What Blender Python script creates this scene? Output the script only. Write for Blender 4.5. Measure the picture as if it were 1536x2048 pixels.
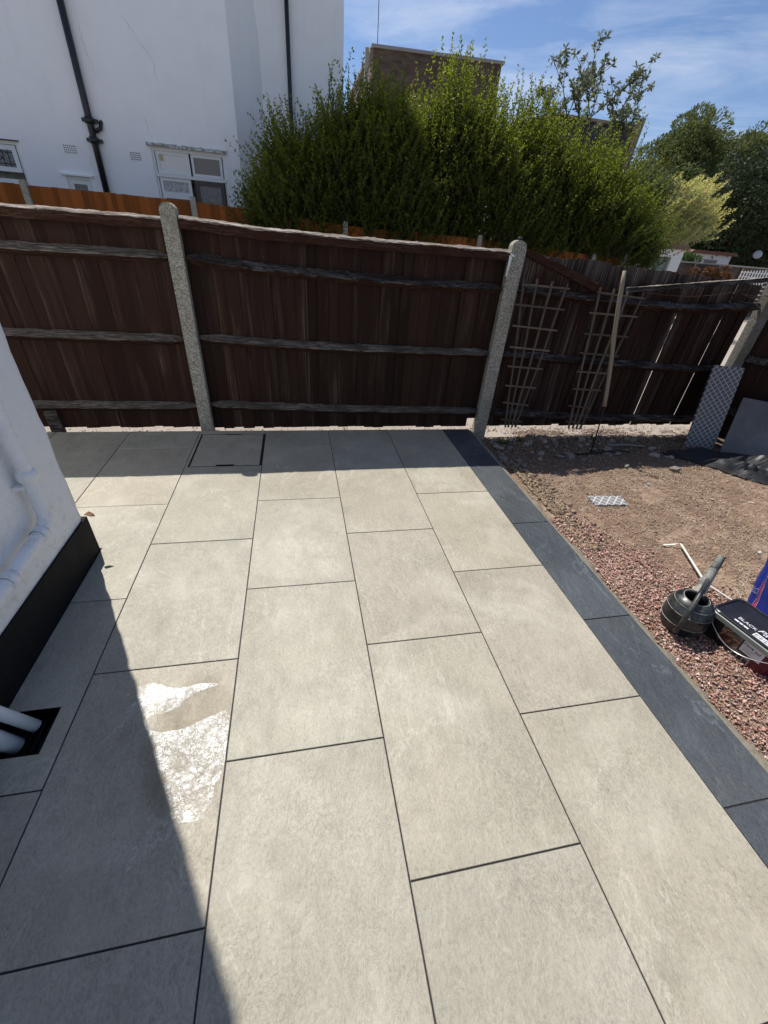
import bpy, bmesh, math, random
import numpy as np
from mathutils import Vector, Matrix, noise
random.seed(7); rng = np.random.default_rng(7)
SC = bpy.context.scene
for o in list(bpy.data.objects): bpy.data.objects.remove(o, do_unlink=True)
COL = SC.collection
# ------------------------------------------------------------------ camera
cam_d = bpy.data.cameras.new('camera'); cam = bpy.data.objects.new('camera', cam_d); COL.objects.link(cam)
cam_d.sensor_fit = 'VERTICAL'; cam_d.sensor_height = 24.0; cam_d.lens = 818.09/2048*24.0
cam_d.clip_start = 0.02; cam_d.clip_end = 800
cam.matrix_world = Matrix(((0.98055763, 0.04564238, -0.19084944, 0.9357),
                           (-0.18301786, 0.56356778, -0.8055407, 0.0),
                           (0.0707898, 0.82480793, 0.56096406, 1.6737), (0, 0, 0, 1)))
SC.camera = cam
# ------------------------------------------------------------------ light
SUN_AZ = math.radians(-27.0); SUN_EL = math.radians(59.0)
sd = bpy.data.lights.new('sun', 'SUN'); sun = bpy.data.objects.new('sun', sd); COL.objects.link(sun)
sd.energy = 5.0; sd.angle = math.radians(0.5); sd.color = (1.0, 0.955, 0.88)
sdir = Vector((math.sin(SUN_AZ)*math.cos(SUN_EL), math.cos(SUN_AZ)*math.cos(SUN_EL), math.sin(SUN_EL)))
sun.rotation_euler = sdir.to_track_quat('Z', 'Y').to_euler(); sun.location = (0, 0, 20)
world = bpy.data.worlds.new('World'); SC.world = world; world.use_nodes = True
wt = world.node_tree; wt.nodes.clear()
wo = wt.nodes.new('ShaderNodeOutputWorld'); bg = wt.nodes.new('ShaderNodeBackground'); bg.inputs[1].default_value = 0.094
sky = wt.nodes.new('ShaderNodeTexSky'); sky.sky_type = 'NISHITA'; sky.sun_disc = False
sky.sun_elevation = SUN_EL; sky.sun_rotation = SUN_AZ; sky.air_density = 1.0; sky.dust_density = 0.3; sky.ozone_density = 4.5
# thin cirrus streaks over the whole sky dome
tc = wt.nodes.new('ShaderNodeTexCoord'); mp = wt.nodes.new('ShaderNodeMapping')
mp.inputs['Location'].default_value = (0.35, 0.2, 0.9); mp.inputs['Rotation'].default_value = (0.0, 0.12, 0.45); mp.inputs['Scale'].default_value = (1.6, 2.2, 11.0)
n1 = wt.nodes.new('ShaderNodeTexNoise'); n1.inputs['Scale'].default_value = 1.3; n1.inputs['Detail'].default_value = 9; n1.inputs['Roughness'].default_value = 0.62; n1.inputs['Distortion'].default_value = 0.6
cr = wt.nodes.new('ShaderNodeValToRGB'); cr.color_ramp.elements[0].position = 0.44; cr.color_ramp.elements[1].position = 0.80
cr.color_ramp.elements[1].color = (0.62, 0.62, 0.62, 1)
mx = wt.nodes.new('ShaderNodeMix'); mx.data_type = 'RGBA'; mx.inputs['B'].default_value = (9.0, 9.6, 10.6, 1)
wt.links.new(tc.outputs['Generated'], mp.inputs[0]); wt.links.new(mp.outputs[0], n1.inputs['Vector'])
wt.links.new(n1.outputs[0], cr.inputs[0]); wt.links.new(cr.outputs[0], mx.inputs['Factor'])
tn = wt.nodes.new('ShaderNodeMix'); tn.data_type = 'RGBA'; tn.blend_type = 'MULTIPLY'; tn.inputs['Factor'].default_value = 1.0; tn.inputs['B'].default_value = (1.02, 1.03, 1.13, 1)
wt.links.new(sky.outputs[0], tn.inputs['A']); wt.links.new(tn.outputs['Result'], mx.inputs['A']); wt.links.new(mx.outputs['Result'], bg.inputs[0]); wt.links.new(bg.outputs[0], wo.inputs[0])
SC.view_settings.view_transform = 'Standard'; SC.view_settings.look = 'None'; SC.view_settings.gamma = 1
SC.view_settings.use_curve_mapping = False; SC.view_settings.exposure = 0.08
SC.render.engine = 'CYCLES'

# ------------------------------------------------------------------ material helpers
class NT:
    def __init__(s, name):
        s.m = bpy.data.materials.new(name); s.m.use_nodes = True; s.t = s.m.node_tree; s.t.nodes.clear()
        s.out = s.n('OutputMaterial'); s.p = s.n('BsdfPrincipled'); s.l(s.p.outputs[0], s.out.inputs[0])
    def n(s, k): return s.t.nodes.new('ShaderNode'+k)
    def l(s, a, b): s.t.links.new(a, b)
    def co(s, scale=(1, 1, 1), rot=(0, 0, 0), rnd=True, src='Object'):
        c = s.n('TexCoord'); m = s.n('Mapping'); m.inputs['Scale'].default_value = scale; m.inputs['Rotation'].default_value = rot
        s.l(c.outputs[src], m.inputs[0])
        if rnd:
            oi = s.n('ObjectInfo'); k = s.n('Math'); k.operation = 'MULTIPLY'; k.inputs[1].default_value = 77.0
            s.l(oi.outputs['Random'], k.inputs[0]); a = s.n('VectorMath'); a.operation = 'ADD'
            s.l(m.outputs[0], a.inputs[0]); s.l(k.outputs[0], a.inputs[1]); return a.outputs[0]
        return m.outputs[0]
    def noise(s, v, sc=5, det=6, ro=.55, dist=0):
        x = s.n('TexNoise'); x.inputs['Scale'].default_value = sc; x.inputs['Detail'].default_value = det
        x.inputs['Roughness'].default_value = ro; x.inputs['Distortion'].default_value = dist; s.l(v, x.inputs['Vector']); return x.outputs[0]
    def ramp(s, v, stops):
        r = s.n('ValToRGB'); e = r.color_ramp.elements
        while len(e) < len(stops): e.new(0.5)
        for i, (p, c) in enumerate(stops):
            e[i].position = p; e[i].color = (c, c, c, 1) if isinstance(c, (int, float)) else (*c, 1)
        s.l(v, r.inputs[0]); return r.outputs[0]
    def mix(s, f, a, b, mode='MIX'):
        m = s.n('Mix'); m.data_type = 'RGBA'; m.blend_type = mode
        for k, v in (('Factor', f), ('A', a), ('B', b)):
            if isinstance(v, tuple): m.inputs[k].default_value = (*v, 1)
            elif isinstance(v, (int, float)): m.inputs[k].default_value = v
            else: s.l(v, m.inputs[k])
        return m.outputs['Result']
    def math(s, op, a, b=0.0, c=None):
        m = s.n('Math'); m.operation = op
        for i, v in enumerate((a, b) if c is None else (a, b, c)):
            if isinstance(v, (int, float)): m.inputs[i].default_value = v
            else: s.l(v, m.inputs[i])
        return m.outputs[0]
    def rand(s): return s.n('ObjectInfo').outputs['Random']
    def bump(s, h, st=.3, d=.01, prev=None):
        b = s.n('Bump'); b.inputs['Strength'].default_value = st; b.inputs['Distance'].default_value = d; s.l(h, b.inputs['Height'])
        if prev is not None: s.l(prev, b.inputs['Normal'])
        s.l(b.outputs[0], s.p.inputs['Normal']); return b.outputs[0]
    def spec(s, v): s.p.inputs['Specular IOR Level'].default_value = v
    def col(s, c):
        if isinstance(c, tuple): s.p.inputs['Base Color'].default_value = (*c, 1)
        else: s.l(c, s.p.inputs['Base Color'])
    def rough(s, r):
        if isinstance(r, (int, float)): s.p.inputs['Roughness'].default_value = r
        else: s.l(r, s.p.inputs['Roughness'])

def plain(name, c, r=.5, metal=0, var=.15, sc=20, bump=.1):
    x = NT(name); v = x.co(); f = x.noise(v, sc, 5)
    x.col(x.mix(f, tuple(k*(1-var) for k in c), tuple(min(1, k*(1+var)) for k in c))); x.rough(r); x.p.inputs['Metallic'].default_value = metal
    if bump: x.bump(f, bump, .005)
    return x.m

def stone_mat(name, ca, cb, cc, vein, rough, amp=1.0):
    x = NT(name); v = x.co((1, 1, 1), (0, 0, 0)); vs = x.co((1, .62, 1), (0, 0, math.radians(28)))
    big = x.noise(v, 1.7, 4, .5, .4); mid = x.noise(vs, 11, 8, .62, .5); fine = x.noise(vs, 135, 6, .7, .4)
    c = x.mix(x.ramp(big, [(.35, 0), (.65, 1)]), ca, cb)
    c = x.mix(x.ramp(mid, [(.38, 0), (.75, .55)]), c, cc)
    # thin pale veins where a warped noise crosses its middle
    vn = x.noise(vs, 1.5, 8, .56, 1.1); d = x.math('ABSOLUTE', x.math('SUBTRACT', vn, .5)); vm = x.ramp(d, [(0, .58), (.003, .3), (.008, .0)])
    gate = x.ramp(x.noise(v, 2.3, 2), [(.40, 0), (.56, 1)])
    vn2 = x.noise(vs, 7.5, 6, .6, .5); vm2 = x.ramp(x.math('ABSOLUTE', x.math('SUBTRACT', vn2, .47)), [(0, .40), (.010, .0)])
    g = x.math('MULTIPLY', vm, gate)
    c = x.mix(g, c, vein); c = x.mix(x.math('MULTIPLY', vm2, x.ramp(x.noise(v, 3.1, 2), [(.45, 0), (.65, 1)])), c, vein)
    rr = x.rand(); tint = x.ramp(rr, [(0, (1.03, 1, .965)), (.25, (.98, .99, .945)), (.5, (1.03, .985, .93)), (.75, (.99, .99, .965)), (1, (1.05, 1.02, .95))])
    c = x.mix(1.0, c, tint, 'MULTIPLY')
    sp = x.ramp(fine, [(.34, .80), (.50, 1.0), (.66, 1.08)]); c = x.mix(1.0, c, sp, 'MULTIPLY')
    crk = x.noise(vs, 26, 7, .72, 1.4); ck = x.ramp(x.math('ABSOLUTE', x.math('SUBTRACT', crk, .5)), [(0, .70), (.03, 1.0)]); gk = x.ramp(x.noise(v, 3.3, 3), [(.42, 0), (.6, 1)])
    c = x.mix(gk, c, x.mix(1.0, c, ck, 'MULTIPLY')); blot = x.ramp(x.noise(v, 4.2, 5, .6, .4), [(.3, .93), (.7, 1.05)]); c = x.mix(1.0, c, blot, 'MULTIPLY')
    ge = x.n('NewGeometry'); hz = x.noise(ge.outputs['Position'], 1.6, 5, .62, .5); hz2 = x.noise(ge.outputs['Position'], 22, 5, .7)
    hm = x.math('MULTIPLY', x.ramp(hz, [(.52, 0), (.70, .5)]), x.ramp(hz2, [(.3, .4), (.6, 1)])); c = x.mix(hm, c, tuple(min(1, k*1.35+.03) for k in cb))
    st = x.ramp(x.noise(ge.outputs['Position'], 3.4, 6, .6), [(.28, .86), (.45, 1.0)]); c = x.mix(1.0, c, st, 'MULTIPLY')
    x.spec(.32); x.col(c); x.rough(x.ramp(mid, [(.3, rough-.06), (.7, rough+.1)]))
    b = x.bump(vn, .35*amp, .012); b = x.bump(mid, .7*amp, .010, b); b = x.bump(crk, .6*amp, .004, b); x.bump(fine, .6*amp, .002, b)
    return x.m

M = {}
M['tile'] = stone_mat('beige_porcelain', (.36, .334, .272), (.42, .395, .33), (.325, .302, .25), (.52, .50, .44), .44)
M['slate'] = stone_mat('charcoal_porcelain', (.062, .072, .084), (.092, .103, .117), (.048, .056, .066), (.17, .20, .22), .42, 1.2)
M['grout'] = plain('dark_grout', (.022, .02, .022), .8, sc=200)
def render_mat(name, base, dirt, bumpst, dirty=.5):
    x = NT(name); v = x.co((1, 1, 1), rnd=False); a = x.noise(v, 2.0, 6, .6); f = x.noise(v, 70, 5, .65); st = x.noise(x.co((5, 5, .35), rnd=False), 1.6, 6, .6)
    c = x.mix(x.ramp(a, [(.45, 0), (.8, dirty)]), base, dirt); c = x.mix(x.ramp(st, [(.5, 0), (.85, dirty*.8)]), c, dirt)
    x.col(c); x.rough(.75); b = x.bump(f, bumpst, .006); x.bump(x.noise(v, 9, 4), bumpst*.6, .02, b); return x.m
M['render_far'] = render_mat('white_painted_render', (.90, .90, .89), (.76, .76, .75), .35, .4)
M['plinth'] = plain('black_bitumen_paint', (.008, .008, .009), .75, sc=60, var=.5, bump=.6); M['plinth'].node_tree.nodes['Principled BSDF'].inputs['Specular IOR Level'].default_value = .2
def splash_mat(name, base, dirt, zt, amt):
    x = NT(name); v = x.co(rnd=False); a = x.noise(v, 14, 7, .75, .4); f = x.noise(v, 75, 5, .65); fl = x.noise(v, 30, 5, .7, 1.0); s = x.n('SeparateXYZ'); ge = x.n('NewGeometry'); x.l(ge.outputs['Position'], s.inputs[0])
    zf = x.ramp(s.outputs[2], [(.22, 1), (zt, .15)]); m = x.math('MULTIPLY', x.ramp(a, [(.50, 0), (.66, 1)]), zf); c = x.mix(x.math('MULTIPLY', m, amt), base, dirt)
    c = x.mix(x.math('MULTIPLY', x.ramp(fl, [(.64, 0), (.68, 1)]), x.math('MULTIPLY', zf, amt)), c, (.06, .055, .05)); x.col(c); x.rough(.7); b = x.bump(f, .7, .006); x.bump(a, .35, .02, b); return x.m
M['render_near'] = splash_mat('white_masonry_paint_splashed', (.86, .86, .85), (.45, .42, .36), .70, .5); M['pvc_dirty'] = splash_mat('peeling_painted_pipe', (.84, .84, .83), (.30, .28, .24), .62, .95)
M['white_plastic'] = plain('white_plastic', (.72, .73, .72), .35, var=.06, bump=0)
M['black_iron'] = plain('black_pipe_paint', (.012, .012, .014), .35, bump=.1)
M['dark_metal'] = plain('dark_metal', (.03, .03, .032), .4, .6)
M['hole'] = plain('dark_dirt_bore_shade', (.008, .007, .006), .6, sc=30, var=.8)  # pit dirt; on bore plugs the same colour stands for shade
def concrete_mat(name, a, b):
    x = NT(name); v = x.co(); vo = x.n('TexVoronoi'); vo.inputs['Scale'].default_value = 130; x.l(v, vo.inputs['Vector'])
    sp = x.n('SeparateColor'); x.l(vo.outputs['Color'], sp.inputs[0])
    c = x.ramp(sp.outputs[0], [(0, tuple(k*.62 for k in a)), (.35, a), (.7, b), (1, tuple(min(1, k*1.35) for k in b))])
    m = x.noise(v, 4, 5); c = x.mix(x.ramp(m, [(.42, 0), (.7, .55)]), c, (a[0]*.75, a[1]*.8, a[2]*.62))
    x.col(c); x.rough(.9); bb = x.bump(vo.outputs['Distance'], .6, .004); x.bump(x.noise(v, 300, 3), .3, .002, bb); return x.m
M['concrete'] = concrete_mat('aggregate_concrete', (.25, .235, .195), (.37, .35, .30))
M['concrete_old'] = concrete_mat('dark_weathered_concrete', (.14, .135, .12), (.2, .19, .17))
def wood_mat(name, ca, cb, worn, wornamt, topfade=0.0, rough=.75):
    x = NT(name); v = x.co((16, 16, 1.1)); g = x.noise(v, 5, 7, .6, .8); v2 = x.co((3.5, 3.5, .5)); w = x.noise(v2, 2.2, 6, .65, .4)
    c = x.mix(g, ca, cb); wm = x.ramp(w, [(.56-.1*wornamt, 0), (.80-.1*wornamt, .75)]); gm = x.ramp(x.noise(x.co((40, 40, .8)), 3, 4, .6), [(.4, 0), (.62, 1)])
    k = x.math('MULTIPLY', wm, gm)
    if topfade:
        s = x.n('SeparateXYZ'); tcn = x.n('TexCoord'); x.l(tcn.outputs['Object'], s.inputs[0])
        h = x.math('ADD', s.outputs[2], x.math('MULTIPLY', x.math('SUBTRACT', w, .5), .5))
        k = x.math('MAXIMUM', k, x.math('MULTIPLY', x.ramp(h, [(topfade, 0), (topfade+.12, .75)]), gm))
    c = x.mix(k, c, worn); t = x.ramp(x.rand(), [(0, (.72, .7, .7)), (.5, (1, 1, 1)), (1, (1.3, 1.25, 1.2))]); c = x.mix(1.0, c, t, 'MULTIPLY')
    x.col(c); x.rough(rough); x.spec(.12); x.bump(g, .5, .004); return x.m
M['fence_board'] = wood_mat('dark_stained_board', (.021, .0105, .0075), (.041, .021, .0150), (.17, .12, .088), .42)
M['fence_board_worn'] = wood_mat('dark_board_bleached_top', (.018, .0080, .0058), (.036, .0168, .0115), (.17, .15, .13), .6, .84)
M['orange_board'] = wood_mat('orange_stained_board', (.165, .052, .012), (.26, .088, .022), (.13, .06, .03), .3)
M['rail_top'] = None
def rail_mat(name, a, b, hi):
    x = NT(name); v = x.co((1.4, 22, 22)); g = x.noise(v, 5, 8, .7, 1.0); v2 = x.co((1.2, 4, 4)); w = x.noise(v2, 3, 5, .6)
    c = x.mix(x.ramp(g, [(.38, 0), (.62, 1)]), a, b); c = x.mix(x.math('MULTIPLY', x.ramp(w, [(.4, 0), (.6, .9)]), x.ramp(g, [(.45, 0), (.6, 1)])), c, hi)
    x.col(c); x.rough(.85); x.spec(.15); x.bump(g, 1.0, .010); return x.m
M['rail_top'] = rail_mat('weathered_grey_rail', (.035, .028, .022), (.12, .10, .083), (.27, .24, .21))
M['rail_front'] = rail_mat('brown_stained_rail', (.030, .012, .007), (.055, .022, .013), (.09, .055, .04))
M['rail_dark'] = rail_mat('rotting_dark_rail', (.014, .010, .008), (.045, .036, .03), (.20, .185, .175))
M['cap_top'] = rail_mat('bleached_cap_rail', (.07, .05, .035), (.32, .27, .22), (.62, .56, .49))
M['trellis'] = wood_mat('grey_trellis_wood', (.085, .066, .052), (.155, .128, .10), (.25, .215, .175), .3)
M['bark'] = plain('bark', (.09, .07, .05), .9, sc=12, var=.4, bump=.5)
M['pole'] = wood_mat('ash_tool_handle', (.26, .21, .14), (.40, .34, .24), (.14, .11, .08), .5, rough=.55)

# ------------------------------------------------------------------ mesh helpers
def mesh_obj(name, verts, faces, mat, parent=None, smooth=False, loc=None, mats=None, fm=None):
    me = bpy.data.meshes.new(name); me.from_pydata([tuple(v) for v in verts], [], [tuple(f) for f in faces]); 
    for m in (mats or [mat]): me.materials.append(m)
    if fm is not None: me.polygons.foreach_set('material_index', fm)
    if smooth: me.polygons.foreach_set('use_smooth', [True]*len(me.polygons))
    me.update(); return link(name, me, parent, loc)
def link(name, me, parent=None, loc=None):
    o = bpy.data.objects.new(name, me); COL.objects.link(o)
    if loc: o.location = loc
    if parent: o.parent = parent
    return o
def np_mesh(name, V, F, mat, parent=None, smooth=False):
    """V (n,3), F (m,k) arrays -> mesh object, fast"""
    me = bpy.data.meshes.new(name); k = F.shape[1]
    me.vertices.add(len(V)); me.vertices.foreach_set('co', V.astype(np.float32).ravel())
    me.loops.add(F.size); me.loops.foreach_set('vertex_index', F.astype(np.int32).ravel())
    me.polygons.add(len(F)); me.polygons.foreach_set('loop_start', np.arange(0, F.size, k, dtype=np.int32))
    try: me.polygons.foreach_set('loop_total', np.full(len(F), k, dtype=np.int32))
    except Exception: pass
    if smooth: me.polygons.foreach_set('use_smooth', np.ones(len(F), dtype=bool))
    me.materials.append(mat); me.update(calc_edges=True); me.validate(); return link(name, me, parent)
def empty(name, label, cat, loc=(0, 0, 0), group=None, kind=None):
    o = bpy.data.objects.new(name, None); COL.objects.link(o); o.location = loc; tag(o, label, cat, group, kind); return o
def tag(o, label=None, cat=None, group=None, kind=None):
    for k, v in (('label', label), ('category', cat), ('group', group), ('kind', kind)):
        if v: o[k] = v
    return o
def boxdata(x0, x1, y0, y1, z0, z1, ch=0.0):
    """box with chamfered top edge when ch > 0"""
    V = [(x0, y0, z0), (x1, y0, z0), (x1, y1, z0), (x0, y1, z0)]
    if ch <= 0:
        V += [(x0, y0, z1), (x1, y0, z1), (x1, y1, z1), (x0, y1, z1)]
        F = [(3, 2, 1, 0), (4, 5, 6, 7), (0, 1, 5, 4), (1, 2, 6, 5), (2, 3, 7, 6), (3, 0, 4, 7)]
        return V, F
    V += [(x0, y0, z1-ch), (x1, y0, z1-ch), (x1, y1, z1-ch), (x0, y1, z1-ch), (x0+ch, y0+ch, z1), (x1-ch, y0+ch, z1), (x1-ch, y1-ch, z1), (x0+ch, y1-ch, z1)]
    F = [(3, 2, 1, 0), (8, 9, 10, 11)]
    for a in range(4):
        b = (a+1) % 4; F += [(a, b, 4+b, 4+a), (4+a, 4+b, 8+b, 8+a)]
    return V, F
def box(name, x0, x1, y0, y1, z0, z1, mat, parent=None, ch=0.0):
    c = ((x0+x1)/2, (y0+y1)/2, z0); V, F = boxdata(x0-c[0], x1-c[0], y0-c[1], y1-c[1], 0, z1-z0, ch)
    o = mesh_obj(name, V, F, mat, parent); o.location = c
    return o
def bevbox(name, x0, x1, y0, y1, z0, z1, mat, parent=None, b=.005, seg=2):
    bm = bmesh.new(); r = bmesh.ops.create_cube(bm, size=1); c = Vector(((x0+x1)/2, (y0+y1)/2, (z0+z1)/2))
    for v in bm.verts: v.co = Vector((v.co.x*(x1-x0), v.co.y*(y1-y0), v.co.z*(z1-z0)))
    bmesh.ops.bevel(bm, geom=bm.edges[:], offset=b, segments=seg, affect='EDGES', profile=.5)
    me = bpy.data.meshes.new(name); bm.to_mesh(me); bm.free(); me.materials.append(mat)
    return link(name, me, parent, c)
def tube(name, pts, rad, mat, parent=None, seg=10, cap=True):
    pts = [Vector(p) for p in pts]; n = len(pts); rs = rad if isinstance(rad, (list, tuple)) else [rad]*n
    V = []; F = []; up = None
    for i, p in enumerate(pts):
        d = (pts[min(i+1, n-1)]-pts[max(i-1, 0)]).normalized()
        if up is None: up = d.orthogonal().normalized()
        up = (up-d*up.dot(d)).normalized(); s = d.cross(up)
        for k in range(seg):
            a = 2*math.pi*k/seg; V.append(p+(up*math.cos(a)+s*math.sin(a))*rs[i])
    for i in range(n-1):
        for k in range(seg):
            a = i*seg+k; b = i*seg+(k+1) % seg; F.append((a, b, b+seg, a+seg))
    if cap: F.append(tuple(range(seg))[::-1]); F.append(tuple((n-1)*seg+k for k in range(seg)))
    return mesh_obj(name, V, F, mat, parent, smooth=True)
def lathe(name, prof, mat, parent=None, seg=40, loc=None):
    V = []; F = []
    for r, z in prof:
        for k in range(seg): a = 2*math.pi*k/seg; V.append((r*math.cos(a), r*math.sin(a), z))
    for i in range(len(prof)-1):
        for k in range(seg): a = i*seg+k; b = i*seg+(k+1) % seg; F.append((a, b, b+seg, a+seg))
    return mesh_obj(name, V, F, mat, parent, smooth=True, loc=loc)
def prism(name, poly, z0, z1, mat, parent=None, ch=0.0):
    """vertical extrusion of an xy polygon"""
    n = len(poly); V = [(x, y, z0) for x, y in poly]+[(x, y, z1) for x, y in poly]
    F = [tuple(range(n))[::-1], tuple(range(n, 2*n))]+[(i, (i+1) % n, n+(i+1) % n, n+i) for i in range(n)]
    return mesh_obj(name, V, F, mat, parent)
def wallpoly(name, poly, y0, y1, mat, parent=None):
    """xz polygon (counter-clockwise seen from -y) given depth from y0 (front) to y1"""
    n = len(poly); V = [(x, y0, z) for x, z in poly]+[(x, y1, z) for x, z in poly]
    F = [tuple(range(n)), tuple(range(n, 2*n))[::-1]]+[(i, n+i, n+(i+1) % n, (i+1) % n) for i in range(n)]
    return mesh_obj(name, V, F, mat, parent)
def text_mesh(name, body, size, mat, parent, mw, depth=.0006, shear=0, bold=0):
    cu = bpy.data.curves.new(name, 'FONT'); cu.body = body; cu.size = size; cu.extrude = depth; cu.align_x = 'CENTER'; cu.align_y = 'CENTER'; cu.shear = shear; cu.offset = bold
    t = bpy.data.objects.new('tmp', cu); COL.objects.link(t); dg = bpy.context.evaluated_depsgraph_get()
    me = bpy.data.meshes.new_from_object(t.evaluated_get(dg)); bpy.data.objects.remove(t, do_unlink=True)
    me.materials.clear(); me.materials.append(mat); o = link(name, me, parent); o.matrix_local = mw; return o

# ================================================================== THE SETTING
def ground_mat():
    x = NT('pale_dry_ground'); v = x.co(rnd=False); a = x.noise(v, .8, 6, .6); f = x.noise(v, 60, 6, .7)
    c = x.mix(a, (.30, .27, .23), (.40, .36, .31)); c = x.mix(x.ramp(f, [(.35, .4), (.6, 0)]), c, (.15, .13, .11)); x.col(c); x.rough(.95); x.bump(f, .5, .01); return x.m
M['ground'] = ground_mat()
def gravel_alley():
    x = NT('sunlit_hoggin'); v = x.co(rnd=False); f = x.noise(v, 45, 7, .75); a = x.noise(v, 3, 5)
    c = x.mix(a, (.36, .30, .245), (.47, .41, .35)); c = x.mix(x.ramp(f, [(.35, .55), (.55, 0)]), c, (.20, .16, .13)); x.col(c); x.rough(.95); x.bump(f, .8, .012); return x.m
M['alley'] = gravel_alley()
g = mesh_obj('ground', [(-300, -300, -.30), (300, -300, -.30), (300, 400, -.30), (-300, 400, -.30)], [(0, 1, 2, 3)], M['ground']); tag(g, kind='structure')
a = mesh_obj('alley', [(-14, 3.96, -.125), (30, 3.96, -.125), (30, 10.9, -.10), (-14, 10.9, -.10)], [(0, 1, 2, 3)], M['alley']); tag(a, kind='structure')
far = mesh_obj('road', [(9.4, 10.85, -.11), (60, 10.85, -.11), (60, 60, -.11), (9.4, 60, -.11)], [(0, 1, 2, 3)], M['alley']); tag(far, kind='structure')

# patio: one tile per object on a dark grout bed
patio = empty('patio', 'pale stone patio', 'patio', kind='structure'); del patio['category']; del patio['label']
W = .604; LEN = .904; J = .0026
def bed(x0, x1, y0, y1):
    return (x0, x1, y0, y1)
# bed polygon leaves the gully hole open
gx0, gx1, gy0, gy1 = -.268, -.066, .945, 1.131
bedr = [(-4.5, -.268, 2.16, 3.895), (-.268, gx1, 1.131, 3.895), (-.268, gx1, -3.0, .945), (gx1, 2.714, -3.0, 3.895)]
V = []; F = []
for (x0, x1, y0, y1) in bedr:
    v, f = boxdata(x0, x1, y0, y1, -.11, -.0045); F += [tuple(i+len(V) for i in q) for q in f]; V += v
o = mesh_obj('grout_bed', V, F, M['grout'], patio)
XLIM = -.262
def tile(x0, x1, y0, y1, mat, name='tile'):
    x0 += J; x1 -= J; y0 += J; y1 -= J
    if x1-x0 < .02 or y1-y0 < .02: return
    dz = random.uniform(-.0006, .0006)
    o = box(name, x0, x1, y0, y1, -.021+dz, 0+dz, mat, patio, .0016)
    return o
cols = {-7: .82, -6: .37, -5: .82, -4: .37, -3: .82, -2: .366, -1: .816, 0: .366, 1: .816, 2: .366, 3: .826}
YF = 3.898
for c, ph in cols.items():
    x0 = c*W; x1 = x0+W
    if c == 0: pass
    ys = []; y = ph-4*LEN
    while y < YF: ys.append(y); y += LEN
    for y in ys:
        a0, a1 = y, min(y+LEN, YF)
        if c <= -2:
            a0 = max(a0, 2.165)
            if a1 <= a0: continue
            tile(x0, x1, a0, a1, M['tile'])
        elif c == -1:
            if a1 <= 2.15:
                if a0 < gy0 and a1 > gy1:      # tile cut round the gully
                    p = [(XLIM, a0+J), (x1-J, a0+J), (x1-J, a1-J), (XLIM, a1-J), (XLIM, gy1), (gx1, gy1), (gx1, gy0), (XLIM, gy0)]
                    prism('tile', p, -.021, 0, M['tile'], patio)
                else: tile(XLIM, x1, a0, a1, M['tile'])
            elif a0 < 2.15:
                p = [(XLIM, a0+J), (x1-J, a0+J), (x1-J, a1-J), (x0+J, a1-J), (x0+J, 2.165), (XLIM, 2.165)]
                prism('tile', p, -.021, 0, M['tile'], patio)
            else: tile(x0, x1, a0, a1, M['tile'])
        elif c == 0 and a1 > 3.2:
            # tile cut round the access cover
            ax0, ax1, ay0, ay1 = .022, .598, 3.168, 3.826
            p = [(x0+J, a0+J), (x1-J, a0+J), (x1-J, ay0), (ax0, ay0), (ax0, ay1), (x1-J, ay1), (x1-J, a1-J), (x0+J, a1-J)]
            prism('tile', p, -.021, 0, M['tile'], patio)
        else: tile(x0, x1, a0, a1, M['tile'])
y = .373-4*LEN
while y < YF:
    tile(4*W, 4*W+.298, y, min(y+LEN, YF), M['slate'], 'border_tile'); y += LEN
# mortar haunch along the border
def mortar_mat():
    x = NT('sandy_mortar'); v = x.co(rnd=False); f = x.noise(v, 40, 6, .7); a = x.noise(v, 5, 4)
    c = x.mix(a, (.20, .175, .125), (.30, .265, .20)); c = x.mix(x.ramp(f, [(.38, .5), (.5, 0)]), c, (.10, .085, .06)); x.col(c); x.rough(.95); x.bump(f, .8, .01); return x.m
M['mortar'] = mortar_mat()
V = []; F = []; ny = 260
for i in range(ny+1):
    y = -2.5+(3.9+2.5)*i/ny; e = noise.noise(Vector((0, y*3, 0)))*.025+noise.noise(Vector((5, y*14, 0)))*.018
    for k, (dx, z) in enumerate([(0, -.012), (.016, -.014), (.055+e, -.033+.3*e), (.085+e*1.3, -.06), (.12+e, -.10)]):
        V.append((2.7155+dx+random.uniform(-.003, .003)*(k > 1), y, z+random.uniform(-.003, .003)*(k > 1)))
    if i:
        for k in range(4): a = (i-1)*5+k; F.append((a, a+1, a+6, a+5))
o = mesh_obj('mortar_edge', V, F, M['mortar'], patio, smooth=True); o['kind'] = 'stuff'

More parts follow.
